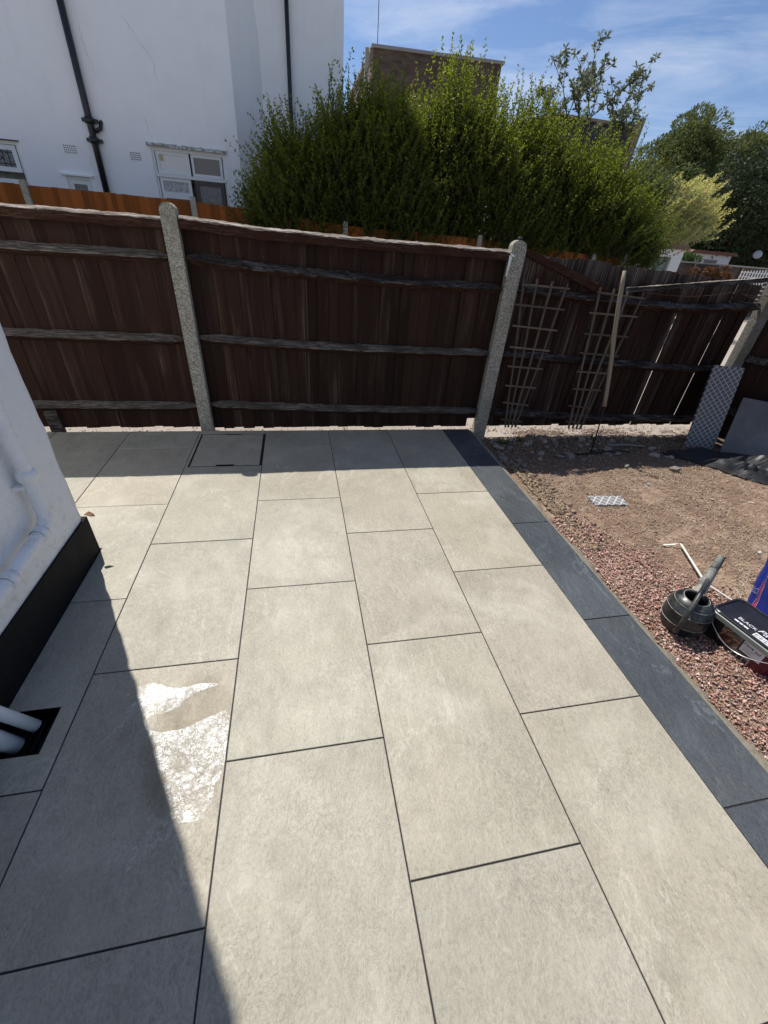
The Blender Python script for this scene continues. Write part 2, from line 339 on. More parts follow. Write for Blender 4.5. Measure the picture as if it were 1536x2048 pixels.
# garden soil (height function shared by everything that stands on it)
def soil_z(x, y):
    n = noise.noise(Vector((x*1.4, y*1.4, 3)))*.022+noise.noise(Vector((x*5, y*5, 1)))*.010
    z = -.066+n*min(1, max(0, (x-2.78)*3))
    if y > 3.0: z -= .055*min(1, (y-3.0)/.7)
    if y > 3.5: z += noise.noise(Vector((x*11, y*11, 4)))*.022+noise.noise(Vector((x*30, y*30, 4)))*.012
    if x < 3.5 and y > 2.9: z -= .03*math.sin(min(1, (3.5-x)/.7)*math.pi)*min(1, (y-2.9)*2)
    if x < 2.84: z = min(z, -.062-(2.84-x)*.3)
    return z
def soil_mat():
    x = NT('dry_soil'); v = x.co(rnd=False); a = x.noise(v, 1.6, 6, .6); f = x.noise(v, 70, 8, .75); fib = x.noise(x.co((18, 55, 1), (0, 0, .3), rnd=False), 2, 7, .7, 2.5); m = x.noise(v, 14, 6, .65)
    c = x.mix(x.ramp(a, [(.38, 0), (.62, 1)]), (.29, .185, .125), (.50, .37, .265)); pt = x.noise(v, 4.5, 6, .65, .6); c = x.mix(x.ramp(pt, [(.42, .75), (.56, 0)]), c, (.19, .12, .083)); c = x.mix(x.ramp(pt, [(.60, 0), (.72, .7)]), c, (.62, .50, .37))
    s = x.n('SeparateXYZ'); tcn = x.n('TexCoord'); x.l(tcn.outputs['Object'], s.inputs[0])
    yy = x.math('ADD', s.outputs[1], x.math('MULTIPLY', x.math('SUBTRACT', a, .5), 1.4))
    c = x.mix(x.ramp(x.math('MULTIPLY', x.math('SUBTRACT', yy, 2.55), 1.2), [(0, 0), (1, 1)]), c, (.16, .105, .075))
    c = x.mix(x.ramp(m, [(.38, .7), (.55, 0)]), c, (.20, .13, .095)); c = x.mix(x.ramp(fib, [(.52, 0), (.70, .75)]), c, (.60, .50, .38))
    c = x.mix(x.ramp(f, [(.32, .7), (.5, 0)]), c, (.10, .065, .05)); x.spec(.1); x.col(c); x.rough(.95)
    b = x.bump(m, .7, .03); x.bump(f, .9, .012, b); return x.m
M['soil'] = soil_mat()
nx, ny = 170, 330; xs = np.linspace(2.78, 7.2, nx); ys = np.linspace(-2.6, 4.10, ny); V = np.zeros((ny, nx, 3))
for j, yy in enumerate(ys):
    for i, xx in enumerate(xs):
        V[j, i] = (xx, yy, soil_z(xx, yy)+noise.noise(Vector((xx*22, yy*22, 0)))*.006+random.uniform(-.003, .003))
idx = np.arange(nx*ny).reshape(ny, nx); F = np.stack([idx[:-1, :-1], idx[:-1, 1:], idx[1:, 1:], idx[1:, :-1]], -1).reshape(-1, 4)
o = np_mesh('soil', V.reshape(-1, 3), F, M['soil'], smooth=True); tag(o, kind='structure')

# gravel chips
def chip_mat(name, cols):
    x = NT(name); gm = x.n('NewGeometry'); st = [(i/(len(cols)-1), c) for i, c in enumerate(cols)]
    r = x.ramp(gm.outputs['Random Per Island'], st); f = x.noise(x.co(rnd=False), 150, 3)
    x.col(x.mix(1.0, r, x.ramp(f, [(.3, .75), (.7, 1.15)]), 'MULTIPLY')); x.rough(.85); return x.m
M['red_chips'] = chip_mat('red_gravel_chips', [(.30, .12, .09), (.48, .24, .19), (.56, .34, .28), (.17, .10, .085), (.74, .60, .52), (.36, .17, .13), (.60, .40, .33), (.42, .33, .26)])
M['soil_crumbs'] = chip_mat('soil_crumbs', [(.36, .25, .17), (.18, .12, .08), (.56, .46, .35), (.27, .18, .125), (.46, .34, .25)])
M['clods'] = chip_mat('soil_clods', [(.22, .15, .095), (.33, .25, .165), (.13, .085, .055), (.27, .20, .13)])
M['straw'] = chip_mat('dry_roots', [(.40, .29, .19), (.54, .42, .29), (.15, .09, .06), (.64, .54, .40), (.26, .18, .12)])
M['rubble'] = chip_mat('broken_rubble', [(.30, .25, .20), (.42, .38, .33), (.23, .17, .13)])
def chips(name, P, size, mat, flat=.5):
    n = len(P); base = np.array([(1, 0, 0), (-.5, .87, 0), (-.5, -.87, 0), (0, 0, .9), (0, 0, -.7), (.45, .5, .45)], float)
    base = np.array([(1, .1, -.2), (.1, .9, -.25), (-.95, .2, -.1), (-.1, -.9, -.2), (.3, .25, .75), (-.4, -.2, .65)], float)
    tri = np.array([(0, 1, 4), (1, 2, 4), (2, 5, 4), (2, 3, 5), (3, 0, 5), (0, 4, 5), (0, 3, 1), (1, 3, 2)])
    ang = rng.uniform(0, 2*np.pi, n); t = rng.uniform(-.7, .7, n); s = size*np.exp(rng.normal(-.08, .38, n)).clip(.4, 2.3)
    ca, sa, ct, st = np.cos(ang), np.sin(ang), np.cos(t), np.sin(t)
    B = base[None]*(1+rng.uniform(-.3, .3, (n, 6, 3))); B = B*np.array([1, .72, flat])
    X = B[..., 0]*ct[:, None]+B[..., 2]*st[:, None]; Z = -B[..., 0]*st[:, None]+B[..., 2]*ct[:, None]; Y = B[..., 1]
    x = X*ca[:, None]-Y*sa[:, None]; y = X*sa[:, None]+Y*ca[:, None]
    V = np.stack([x, y, Z], -1)*s[:, None, None]+P[:, None, :]; F = tri[None]+np.arange(n)[:, None, None]*6
    return np_mesh(name, V.reshape(-1, 3), F.reshape(-1, 3), mat)
def red_density(x, y):
    # tongue of red gravel between the border and the can
    l = 2.80; r = 3.02+.62*min(1, max(0, (2.45-y)/1.1)) if y < 2.45 else 2.8
    if y < .6: r = 3.6
    e = noise.noise(Vector((x*3, y*3, 9)))*.16
    if y > 2.35+e: return 0
    return max(0, min(1, (r+e-x)/.26)) if x > l else 0
P = []; P2 = []
while len(P) < 16000:
    x, y = random.uniform(2.80, 3.85), random.uniform(-.2, 2.5)
    if random.random() < red_density(x, y): P.append((x, y, soil_z(x, y)+random.uniform(0, .014)))
o = chips('red_gravel', np.array(P), .0078, M['red_chips'], .62); tag(o, 'loose red gravel chips between the dark border and the watering can', 'gravel', kind='stuff')
while len(P2) < 15000:
    x = random.uniform(2.82, 6.1); y = random.uniform(.2, 4.2)
    if noise.noise(Vector((x*2.4, y*2.4, 12))) < random.uniform(-.45, .25): continue
    if x > 3+.9*y+1.2 and random.random() < .8: continue
    if y > 3.2 and random.random() > .999: pass
    P2.append((x, y, soil_z(x, min(y, 4.0))+.003))
o = chips('soil_crumbs', np.array(P2), .0075, M['soil_crumbs'], .6); tag(o, 'loose crumbs of dry brown soil over the garden ground', 'soil crumbs', kind='stuff')
P4 = np.array([(lambda y: (2.86+abs(random.gauss(0, .09)), y))(random.uniform(1.9, 3.3)) for _ in range(900)]); P4 = np.array([(a_, b_, soil_z(a_, b_)+.008) for a_, b_ in P4])
o = chips('soil_clods', P4, .017, M['clods'], .75); tag(o, 'dark crumbly clods of soil along the mortar edge of the border', 'soil clods', kind='stuff')
# pale crushed stone strip under the fence
P5 = [(random.uniform(2.95, 5.6), random.triangular(3.45, 3.98, 3.84)) for _ in range(1500)]; P5 = np.array([(a_, b_, soil_z(a_, b_)+.004) for a_, b_ in P5])
o = chips('rubble_crumbs', P5, .014, M['clods'], .7); tag(o, 'brown crumbs and grit heaped along the foot of the right fence bay', 'rubble grit', kind='stuff')
P3 = []
for _ in range(8500):
    x = random.uniform(-1.6, 5.8); y = 3.905+abs(random.gauss(0, .12)) if x < 2.72 else 3.86+abs(random.gauss(0, .16))
    P3.append((x, y, (soil_z(x, y)+.004 if x > 2.78 and y < 4.1 else -.118)+random.uniform(0, .010)))
P3 = np.array(P3)
M['pale_chips'] = chip_mat('pale_stone_chips', [(.38, .30, .24), (.50, .42, .35), (.20, .14, .10), (.42, .32, .27), (.62, .55, .48), (.28, .20, .15)])
o = chips('stone_chips', P3, .009, M['pale_chips'], .6); tag(o, 'pale pinkish stone chips along the foot of the brown fence', 'stone chips', kind='stuff')
# dry roots / straw
def strips(name, n, fx, L, w, mat, curv=1.2, zlift=.004):
    V = []; F = []
    for _ in range(n):
        x, y = fx(); a = random.uniform(0, 6.28) if random.random() < .4 else random.gauss(.1, .5); l = L*random.uniform(.3, 1.5); k = random.gauss(0, curv); m = 4; ww = w*random.uniform(.6, 1.4)
        b = len(V); lift = random.uniform(.003, .012)
        for i in range(m+1):
            s = math.sin(a)*ww; c = math.cos(a)*ww; z = soil_z(x, y)+zlift+lift*math.sin(i/m*math.pi)
            V += [(x-s, y+c, z), (x+s, y-c, z+ww)]
            x += math.cos(a)*l/m; y += math.sin(a)*l/m; a += k/m
            if i: q = b+2*(i-1); F.append((q, q+1, q+3, q+2))
    return mesh_obj(name, V, F, mat)
def sp():
    while True:
        x = random.uniform(2.85, 5.6); y = random.uniform(1.0, 3.1)
        if red_density(x, y) < .5 or random.random() < .1: return x, y
o = strips('dry_roots', 9500, sp, .055, .0008, M['straw']); tag(o, 'fine dry roots and straw matted over the brown soil', 'dry roots', kind='stuff')

# ================================================================== HOUSES
# own house at the left
H = empty('rendered_house', 'near white rendered house corner with black plinth at left edge', 'house', (-.27, 2.14, 0))
def child(o, par):  # keep world placement
    o.parent = par; o.matrix_parent_inverse = Matrix.Translation(-par.location); return o
# wall with slightly wobbly plaster arris
V = []; F = []; nz = 90
for i in range(nz+1):
    z = .243+(5.6-.243)*i/nz; w = noise.noise(Vector((3, 0, z*6)))*.006+noise.noise(Vector((9, 0, z*25)))*.004
    V += [(-.276, -6, z), (-.276, 1.2, z), (-.278+w*.3, 2.10, z), (-.285+w, 2.128+w, z), (-.31, 2.137+w*.5, z), (-5, 2.137, z)]
    if i:
        for k in range(5): a = (i-1)*6+k; F.append((a, a+1, a+7, a+6))
F.append(tuple(range(6))[::-1]); F.append(tuple(nz*6+k for k in range(6)))
child(mesh_obj('wall', V, F, M['render_near']), H)
# bell edge lip above plinth, plinth itself
V = []; F = []; n = 120
for i in range(n+1):
    y = -6+(2.138+6)*i/n; e = noise.noise(Vector((y*7, 2, 0)))*.006+noise.noise(Vector((y*30, 2, 0)))*.003
    V += [(-.274, y, .30), (-.262+e*.5, y, .262+e), (-.264+e*.4, y, .243+e*1.4), (-.285, y, .244+e)]
    if i:
        for k in range(3): a = (i-1)*4+k; F.append((a, a+4, a+5, a+1))

V = []; F = []; n = 160
for i in range(n+1):
    y = -6+(2.146+6)*i/n
    for k in range(6):
        z = -.10+.345*k/5; V.append((-.266+noise.noise(Vector((y*9, z*9, 5)))*.004+noise.noise(Vector((y*40, z*40, 5)))*.002, y, z))
    if i:
        for k in range(5): a = (i-1)*6+k; F.append((a, a+6, a+7, a+1))
b = len(V); V += [(-.266, 2.146, -.1), (-5, 2.146, -.1), (-5, 2.146, .245), (-.266, 2.146, .245), (-5, -6, .245), (-.266, -6, .245)]
F += [(b, b+1, b+2, b+3), (b+3, b+2, b+4, b+5)]
child(mesh_obj('plinth', V, F, M['plinth']), H)
# drainpipe on the near wall
dp = tube('drainpipe', [(-.222, 1.778, 5.4), (-.222, 1.778, .72), (-.222, 1.772, .53), (-.222, 1.755, .485), (-.222, 1.70, .465), (-.222, 1.38, .435), (-.222, .8, .39), (-.222, .0, .34)], .029, M['pvc_dirty'], seg=16)
child(dp, H)
for z in (.69,): c = lathe('collar', [(.030, 0), (.038, .004), (.039, .03), (.034, .045), (.029, .048)], M['pvc_dirty'], seg=20); c.location = (-.222, 1.778, z); c.parent = dp
for yy in (1.69, 1.42):
    c = lathe('collar', [(.030, -.022), (.036, -.02), (.036, .02), (.030, .022)], M['pvc_dirty'], seg=20); zz = .435+(yy-1.38)/.32*.03
    c.location = (-.222, yy, zz); c.rotation_euler = (math.radians(90-5), 0, 0); c.parent = dp
c = box('bracket', -.275, -.235, 1.738, 1.818, .66, .675, M['pvc_dirty']); c.parent = dp
w1 = tube('waste_pipe', [(-.29, 1.036, .30), (-.136, 1.071, -.02)], .0225, M['white_plastic'], seg=20); child(w1, H)
w2 = tube('waste_pipe', [(-.30, .985, .24), (-.185, 1.012, -.045)], .031, M['white_plastic'], seg=20); child(w2, H)
for w_, rr, p, q in ((w1, .0195, Vector((-.136, 1.071, -.0195)), Vector((-.29, 1.036, .30))), (w2, .027, Vector((-.185, 1.012, -.0445)), Vector((-.30, .985, .24)))):
    d = (p-q).normalized(); m_ = tube('pipe_bore', [p-d*.01, p+d*.0012], rr, M['hole'], seg=16); m_.parent = w_  # dark plug coloured as the unlit inside of the pipe
# gully: pit with grate and dirt
G = empty('drain_gully', 'square open drain hole cut in the paving below the white waste pipes', 'drain', (-.167, 1.038, -.12))
V = [(gx0, gy0, -.003), (gx1, gy0, -.003), (gx1, gy1, -.003), (gx0, gy1, -.003), (gx0, gy0, -.15), (gx1, gy0, -.15), (gx1, gy1, -.15), (gx0, gy1, -.15)]
child(mesh_obj('pit', V, [(0, 1, 5, 4), (1, 2, 6, 5), (2, 3, 7, 6), (3, 0, 4, 7), (4, 5, 6, 7)], M['hole']), G)
for i in range(7): child(box('grate_bar', gx0+.02+i*.025, gx0+.030+i*.025, gy0+.012, gy1-.012, -.085, -.075, M['black_iron']), G)
child(box('grate_frame', gx0+.01, gx1-.01, gy0+.003, gy0+.013, -.09, -.073, M['black_iron']), G)
child(box('grate_frame', gx0+.01, gx1-.01, gy1-.013, gy1-.003, -.09, -.073, M['black_iron']), G)
# dead leaf stuck on the corner ledge
lf = []
for k, (dx, dy, dz) in enumerate([(0, 0, 0), (.02, .016, .012), (.045, .006, .006), (.055, -.004, -.006), (.036, -.012, -.002), (.014, -.014, .010)]): lf.append((-.268+dx, 2.13+dy, .262+dz))
M['dead_leaf'] = plain('curled_brown_leaf', (.20, .10, .04), .7, sc=60, var=.5)
lv = lf+[(x, y, z+.004) for x, y, z in lf]; o = mesh_obj('dead_leaf', lv, [(0, 1, 2, 3, 4, 5), (11, 10, 9, 8, 7, 6)]+[(i, (i+1) % 6, 6+(i+1) % 6, 6+i) for i in range(6)], M['dead_leaf'])
tag(o, 'curled dry brown leaf caught on the corner of the near white wall', 'leaf')

# access cover
A = empty('inspection_cover', 'square recessed access cover with a paving inlay and black frame lines near the fence', 'cover', (.31, 3.5, 0))
ax0, ax1, ay0, ay1 = .022, .598, 3.168, 3.826
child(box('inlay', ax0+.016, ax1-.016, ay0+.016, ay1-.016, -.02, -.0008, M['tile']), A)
M['frame_black'] = plain('black_coated_frame', (.008, .008, .009), .6, bump=0)
for (x0, x1, y0, y1) in ((ax0+.001, ax1-.001, ay0+.001, ay0+.012), (ax0+.001, ax1-.001, ay1-.012, ay1-.001), (ax0+.001, ax0+.012, ay0+.013, ay1-.013), (ax1-.012, ax1-.001, ay0+.013, ay1-.013)):
    child(box('frame_edge', x0, x1, y0, y1, -.02, -.0035, M['frame_black']), A)
for yy in (ay0+.016, ay1-.030):
    child(box('lifting_slot', .24, .38, yy, yy+.016, -.02, .0006, M['frame_black']), A)

# puddle
def water_mat():
    x = NT('water_film'); x.t.nodes.remove(x.p)
    tr = x.n('BsdfTransparent'); tr.inputs[0].default_value = (.93, .925, .91, 1); gl = x.n('BsdfGlossy'); gl.inputs[0].default_value = (.80, .88, 1, 1); 
    v = x.co(rnd=False); f = x.noise(v, 55, 3, .5, 1.2); m = x.noise(v, 18, 3, .5, .8); b = x.n('Bump'); b.inputs['Strength'].default_value = .55; b.inputs['Distance'].default_value = .004; x.l(f, b.inputs['Height'])
    b2 = x.n('Bump'); b2.inputs['Strength'].default_value = .35; b2.inputs['Distance'].default_value = .01; x.l(m, b2.inputs['Height']); x.l(b.outputs[0], b2.inputs['Normal'])
    x.l(b2.outputs[0], gl.inputs['Normal']); gl.inputs['Roughness'].default_value = .27
    fr = x.n('Fresnel'); fr.inputs[0].default_value = 1.36; x.l(b2.outputs[0], fr.inputs['Normal'])
    wa = x.n('Attribute'); wa.attribute_name = 'wet'; th = x.ramp(x.noise(v, 11, 4, .55, .5), [(.34, .12), (.62, 1.0)]); fz = x.math('MULTIPLY', fr.outputs[0], x.math('MULTIPLY', wa.outputs['Fac'], th))
    mx_ = x.n('MixShader'); x.l(fz, mx_.inputs[0]); x.l(tr.outputs[0], mx_.inputs[1]); x.l(gl.outputs[0], mx_.inputs[2]); x.l(mx_.outputs[0], x.out.inputs[0]); return x.m
M['water'] = water_mat()
def splash(name, outl, label, z=.0022):
    # closed outline refined with small noise, filled as a fan-triangulated ngon with raised middle
    P = []; n = len(outl)
    for i in range(n):
        p0, p1, p2, p3 = (Vector(outl[(i+k-1) % n]) for k in range(4))
        for s in range(7):
            t = s/7; q = .5*((2*p1)+(-p0+p2)*t+(2*p0-5*p1+4*p2-p3)*t*t+(-p0+3*p1-3*p2+p3)*t**3)
            e = noise.noise(Vector((q.x*60, q.y*60, 1)))*.006; P.append((q.x+e, q.y+noise.noise(Vector((q.x*60, q.y*60, 7)))*.006))
    bm = bmesh.new(); vs = [bm.verts.new((x, y, .0009)) for x, y in P]; f = bm.faces.new(vs)
    r = bmesh.ops.inset_region(bm, faces=[f], thickness=.020, depth=0)
    for ff in bm.faces:
        if len(ff.verts) > 4:
            for v in ff.verts: v.co.z = z
    bmesh.ops.triangulate(bm, faces=[ff for ff in bm.faces if len(ff.verts) > 4])
    me = bpy.data.meshes.new(name); bm.to_mesh(me); bm.free(); me.materials.append(M['water']); me.polygons.foreach_set('use_smooth', [True]*len(me.polygons))
    at = me.attributes.new('wet', 'FLOAT', 'POINT'); rim = set()
    for e in me.edges: pass
    at.data.foreach_set('value', [1.0 if v.co.z > .0016 else 0.0 for v in me.vertices])
    return tag(link(name, me), label, 'puddle')
pud = splash('puddle', [(.20, .95), (.19, 1.06), (.17, 1.14), (.21, 1.178), (.27, 1.186), (.32, 1.165), (.38, 1.150), (.44, 1.158), (.50, 1.157), (.53, 1.143), (.47, 1.128), (.42, 1.10), (.37, 1.05), (.30, 1.04), (.272, 1.02), (.30, .985), (.36, .962), (.44, .972), (.52, 1.004), (.578, 1.018), (.597, .98), (.599, .90), (.600, .81), (.590, .765), (.572, .741), (.578, .705), (.56, .668), (.543, .639), (.48, .642), (.41, .665), (.35, .74), (.31, .84)], 'wet glistening puddle on the patio at the edge of the house shadow')
def damp_mat():
    x = NT('damp_film'); x.t.nodes.remove(x.p); tr = x.n('BsdfTransparent'); at = x.n('Attribute'); at.attribute_name = 'wet'
    c = x.mix(x.math('MULTIPLY', at.outputs['Fac'], x.ramp(x.noise(x.co(rnd=False), 14, 5, .6), [(.3, .5), (.6, 1)])), (1.0, 1.0, 1.0), (.84, .825, .80)); x.l(c, tr.inputs[0]); x.l(tr.outputs[0], x.out.inputs[0]); return x.m
V = []; F = []; n = 90; cx, cy = .465, .93; RG = (1.0, .8, .6, .3)
for rr in RG:
    for i in range(n):
        a = 2*math.pi*i/n; e = noise.noise(Vector((math.cos(a)*2.2, math.sin(a)*2.2, 3)))*.05+noise.noise(Vector((math.cos(a)*7, math.sin(a)*7, 3)))*.012
        V.append((min(.598, cx+(.19+e)*math.cos(a)*rr), cy+(.30+e)*math.sin(a)*rr, .0007))
for q in range(3):
    for i in range(n): F.append((q*n+i, q*n+(i+1) % n, (q+1)*n+(i+1) % n, (q+1)*n+i))
F.append(tuple(3*n+i for i in range(n)))
o = tag(mesh_obj('damp_patch', V, F, damp_mat()), 'darker damp patch of tile surrounding the puddle', 'damp patch')
at = o.data.attributes.new('wet', 'FLOAT', 'POINT'); at.data.foreach_set('value', [(0, .55, .9, 1)[k//n] for k in range(4*n)])

# ------------------------------------------------------------------ neighbour's white house
N = empty('white_house', 'large white rendered house with black downpipes behind the orange fence', 'house', (0, 12.5, 0))
HY = 12.5
def hole_wall(x0, x1, z0, z1, holes, y0, y1, mat, par):
    """wall sheet with rectangular openings made of non-overlapping blocks"""
    xs = sorted({x0, x1, *[h[0] for h in holes], *[h[1] for h in holes]}); zs = sorted({z0, z1, *[h[2] for h in holes], *[h[3] for h in holes]})
    V = []; F = []; vid = {}
    def vv(x, z, y):
        k = (x, z, y)
        if k not in vid: vid[k] = len(V); V.append((x, y, z))
        return vid[k]
    solid = lambda i, j: 0 <= i < len(xs)-1 and 0 <= j < len(zs)-1 and not any(h[0] <= xs[i]+1e-6 < h[1]-1e-6 and h[2] <= zs[j]+1e-6 < h[3]-1e-6 for h in holes)
    for i in range(len(xs)-1):
        for j in range(len(zs)-1):
            if not solid(i, j): continue
            a, b, c, d = xs[i], xs[i+1], zs[j], zs[j+1]
            F.append((vv(a, c, y0), vv(b, c, y0), vv(b, d, y0), vv(a, d, y0))); F.append((vv(a, d, y1), vv(b, d, y1), vv(b, c, y1), vv(a, c, y1)))
            if not solid(i-1, j): F.append((vv(a, c, y1), vv(a, c, y0), vv(a, d, y0), vv(a, d, y1)))
            if not solid(i+1, j): F.append((vv(b, c, y0), vv(b, c, y1), vv(b, d, y1), vv(b, d, y0)))
            if not solid(i, j-1): F.append((vv(a, c, y0), vv(a, c, y1), vv(b, c, y1), vv(b, c, y0)))
            if not solid(i, j+1): F.append((vv(a, d, y1), vv(a, d, y0), vv(b, d, y0), vv(b, d, y1)))
    return child(mesh_obj('wall', V, F, mat), par)
wA = (-6.2, -4.55, .9, 2.70); wB = (-3.80, -3.32, 1.1, 2.225); wC = (-1.97, -.46, 1.0, 2.875)
hole_wall(-14, -.13, -.3, 7.4, [wA, wB, wC], HY, HY+.3, M['render_far'], N)
# splayed return, recessed wing, roof
def quadwall(name, pts, par, mat): return child(mesh_obj(name, pts, [tuple(range(len(pts)))], mat), par)
V = [(-.13, HY, -.3), (.43, 13.2, -.3), (.43, 13.2, 4.95), (-.13, HY, 4.95), (-.55, HY+.05, 7.4), (.10, 13.2, 7.4), (-.13, 13.5, -.3), (-.13, 13.5, 4.95), (-.55, 13.5, 7.4)]
child(mesh_obj('chimney_breast', V, [(0, 1, 2, 3), (3, 2, 5, 4), (0, 3, 7, 6), (3, 4, 8, 7), (4, 5, 8)], M['render_far']), N)
child(box('wing_wall', -.12, 2.25, 13.203, 18.0, -.3, 7.4, M['render_far']), N)
child(box('main_block', -14, -.13, HY+.9, 18.0, -.3, 7.4, M['render_far']), N)
M['slate_roof'] = plain('grey_roof', (.10, .10, .10), .7)
V = [(-14.3, 12.2, 7.4), (2.5, 12.2, 7.4), (2.5, 18.3, 7.4), (-14.3, 18.3, 7.4), (-12, 15.2, 10), (.5, 15.2, 10)]
child(mesh_obj('roof', V, [(0, 1, 5, 4), (1, 2, 5), (2, 3, 4, 5), (3, 0, 4), (3, 2, 1, 0)], M['slate_roof']), N)
def downpipe(x, y, r, z0, z1, collars):
    p = child(tube('downpipe', [(x, y, z0), (x, y, z1)], r, M['black_iron'], seg=14), N)
    for cz in collars:
        c = lathe('collar', [(r, -.06), (r*1.45, -.05), (r*1.5, .0), (r*1.35, .05), (r, .06)], M['black_iron'], seg=16); c.parent = p; c.location = (x, y, cz)
        l = box('fixing_lug', x-r*2.3, x+r*2.3, y+.0, y+r*1.4, cz-.03, cz+.03, M['black_iron']); l.parent = p
downpipe(-3.03, HY-.09, .062, -.1, 7.3, [2.86, 3.17, 5.0]); downpipe(1.05, 13.11, .045, -.1, 7.3, [])
tube_o = child(tube('branch_pipe', [(-2.97, HY-.09, 3.0), (-2.86, HY-.07, 3.06), (-2.84, HY-.02, 3.16), (-2.84, HY+.05, 3.2)], .035, M['black_iron']), N)
# windows
M['upvc'] = plain('white_window_frame', (.78, .78, .76), .4, var=.05, bump=0)
M['brown_frame'] = plain('dark_brown_frame', (.035, .026, .022), .4, var=.1, bump=0)
def glass_mat(name, c, r, fr=0):
    x = NT(name); v = x.co(rnd=False); f = x.noise(v, 28, 4, .6, 1.0); x.col(x.mix(x.ramp(f, [(.4, 0), (.6, 1)]), tuple(k*(1-fr) for k in c), tuple(k*(1+fr) for k in c))); x.rough(r); x.p.inputs['Specular IOR Level'].default_value = .6
    if fr: x.bump(f, .7, .01)
    return x.m
M['glass_dark'] = glass_mat('grey_window_glass', (.10, .10, .105), .12); M['glass_blind'] = glass_mat('white_blind_glass', (.74, .73, .70), .25)
M['glass_frost'] = glass_mat('frosted_glass_pale', (.42, .42, .41), .3, .35); M['glass_frost_dark'] = glass_mat('frosted_glass_dark', (.09, .09, .09), .3, .6); M['glass_mid'] = glass_mat('frosted_glass_grey', (.17, .17, .165), .3, .4)
def pane_frame(win, x0, x1, z0, z1, t, y, fm, gm, name='casement'):
    """a framed light: four butt-jointed bars as one mesh, with its pane as sub-part"""
    V = []; F = []
    for (a, b, c, d) in ((x0, x1, z0, z0+t), (x0, x1, z1-t, z1), (x0, x0+t, z0+t, z1-t), (x1-t, x1, z0+t, z1-t)):
        v, f = boxdata(a, b, y, y+.05, c, d); F += [tuple(i+len(V) for i in q) for q in f]; V += v
    fr = mesh_obj(name, V, F, fm); fr.parent = win
    p = box('pane', x0+t, x1-t, y+.02, y+.03, z0+t, z1-t, gm); p.parent = win; return fr
def window(x0, x1, z0, z1):
    V = []; F = []
    for (a, b, c, d) in ((x0, x1, z0, z0+.06), (x0, x1, z1-.05, z1), (x0, x0+.05, z0+.06, z1-.05), (x1-.05, x1, z0+.06, z1-.05)):
        v, f = boxdata(a, b, HY+.03, HY+.13, c, d); F += [tuple(i+len(V) for i in q) for q in f]; V += v
    return child(mesh_obj('window', V, F, M['upvc']), N)
w = window(*wC); y = HY+.02
pane_frame(w, -1.90, -1.22, 2.44, 2.82, .055, y, M['upvc'], M['glass_blind']); pane_frame(w, -1.18, -.53, 2.44, 2.82, .05, y, M['upvc'], M['glass_dark'])
b_ = box('transom', -1.96, -.47, HY-.005, HY+.028, 2.375, 2.435, M['upvc']); b_.parent = w
pane_frame(w, -1.90, -1.25, 2.06, 2.37, .06, y, M['upvc'], M['glass_frost']); pane_frame(w, -1.90, -1.25, 1.10, 2.06, .06, y, M['upvc'], M['glass_frost_dark'])
pane_frame(w, -1.16, -.53, 1.30, 2.37, .085, HY-.03, M['brown_frame'], M['glass_mid'], 'open_light')
st = box('sticker', -1.83, -1.76, HY+.028, HY+.034, 2.66, 2.76, plain('yellowed_sticker', (.5, .45, .25), .5)); st.parent = w
V = []; F = []; n = 60
for i in range(n+1):
    x = -2.03+1.62*i/n; e = noise.noise(Vector((x*9, 0, 0)))*.02+noise.noise(Vector((x*30, 4, 0)))*.018
    V += [(x, HY+.01, 2.885), (x, HY-.075, 2.885), (x, HY-.07, 2.925+e*.6), (x, HY+.01, 2.95+e)]
    if i:
        for k in range(3): a = (i-1)*4+k; F.append((a, a+4, a+5, a+1))
def lichen_mat():
    x = NT('lichen_stained_ledge'); f = x.noise(x.co(rnd=False), 14, 6, .7); x.col(x.mix(x.ramp(f, [(.42, 0), (.58, 1)]), (.66, .65, .62), (.20, .19, .13))); x.rough(.9); x.bump(f, .6, .02); return x.m
M['lichen'] = lichen_mat(); o = mesh_obj('lintel_ledge', V, F, M['lichen']); o.parent = w
w = window(*wB); pane_frame(w, -3.76, -3.36, 1.15, 2.17, .07, y, M['upvc'], M['glass_mid']); o = box('lintel_ledge', -3.88, -3.26, HY-.07, HY-.002, 2.235, 2.265, M['render_far']); o.parent = w
w = window(*wA); pane_frame(w, -6.15, -4.62, 2.20, 2.64, .08, y, M['upvc'], M['glass_mid']); pane_frame(w, -6.15, -4.62, 1.1, 2.08, .08, y, M['upvc'], M['glass_mid'])
o = box('lintel_ledge', -6.25, -4.50, HY-.04, HY-.002, 2.705, 2.725, M['brown_frame']); o.parent = w
# leaded lights: real lead strips
def lead(x0, z0, x1, z1, wn, t=.008):
    d = Vector((x1-x0, 0, z1-z0)); l = d.length; d.normalize(); n_ = Vector((-d.z, 0, d.x))*t; p = [Vector((x0, y+.012, z0)), Vector((x1, y+.012, z1))]
    V = [p[0]-n_, p[1]-n_, p[1]+n_, p[0]+n_]; V += [q+Vector((0, .01, 0)) for q in V]
    o = mesh_obj('lead_strip', V, [(0, 1, 2, 3), (7, 6, 5, 4), (0, 4, 5, 1), (1, 5, 6, 2), (2, 6, 7, 3), (3, 7, 4, 0)], M['black_iron']); o.parent = wn
for zz in (2.52, 2.33): lead(-6.07, zz, -4.70, zz, w)
for xx in (-4.80, -4.90, -5.35): lead(xx, 2.28, xx, 2.56, w)
for a_, b_, c_, d_ in ((-4.90, 2.425, -5.08, 2.50), (-5.08, 2.50, -5.26, 2.425), (-5.26, 2.425, -5.08, 2.35), (-5.08, 2.35, -4.90, 2.425)): lead(a_, b_, c_, d_, w)
for zz in (1.96, 1.86): lead(-6.07, zz, -4.70, zz, w)
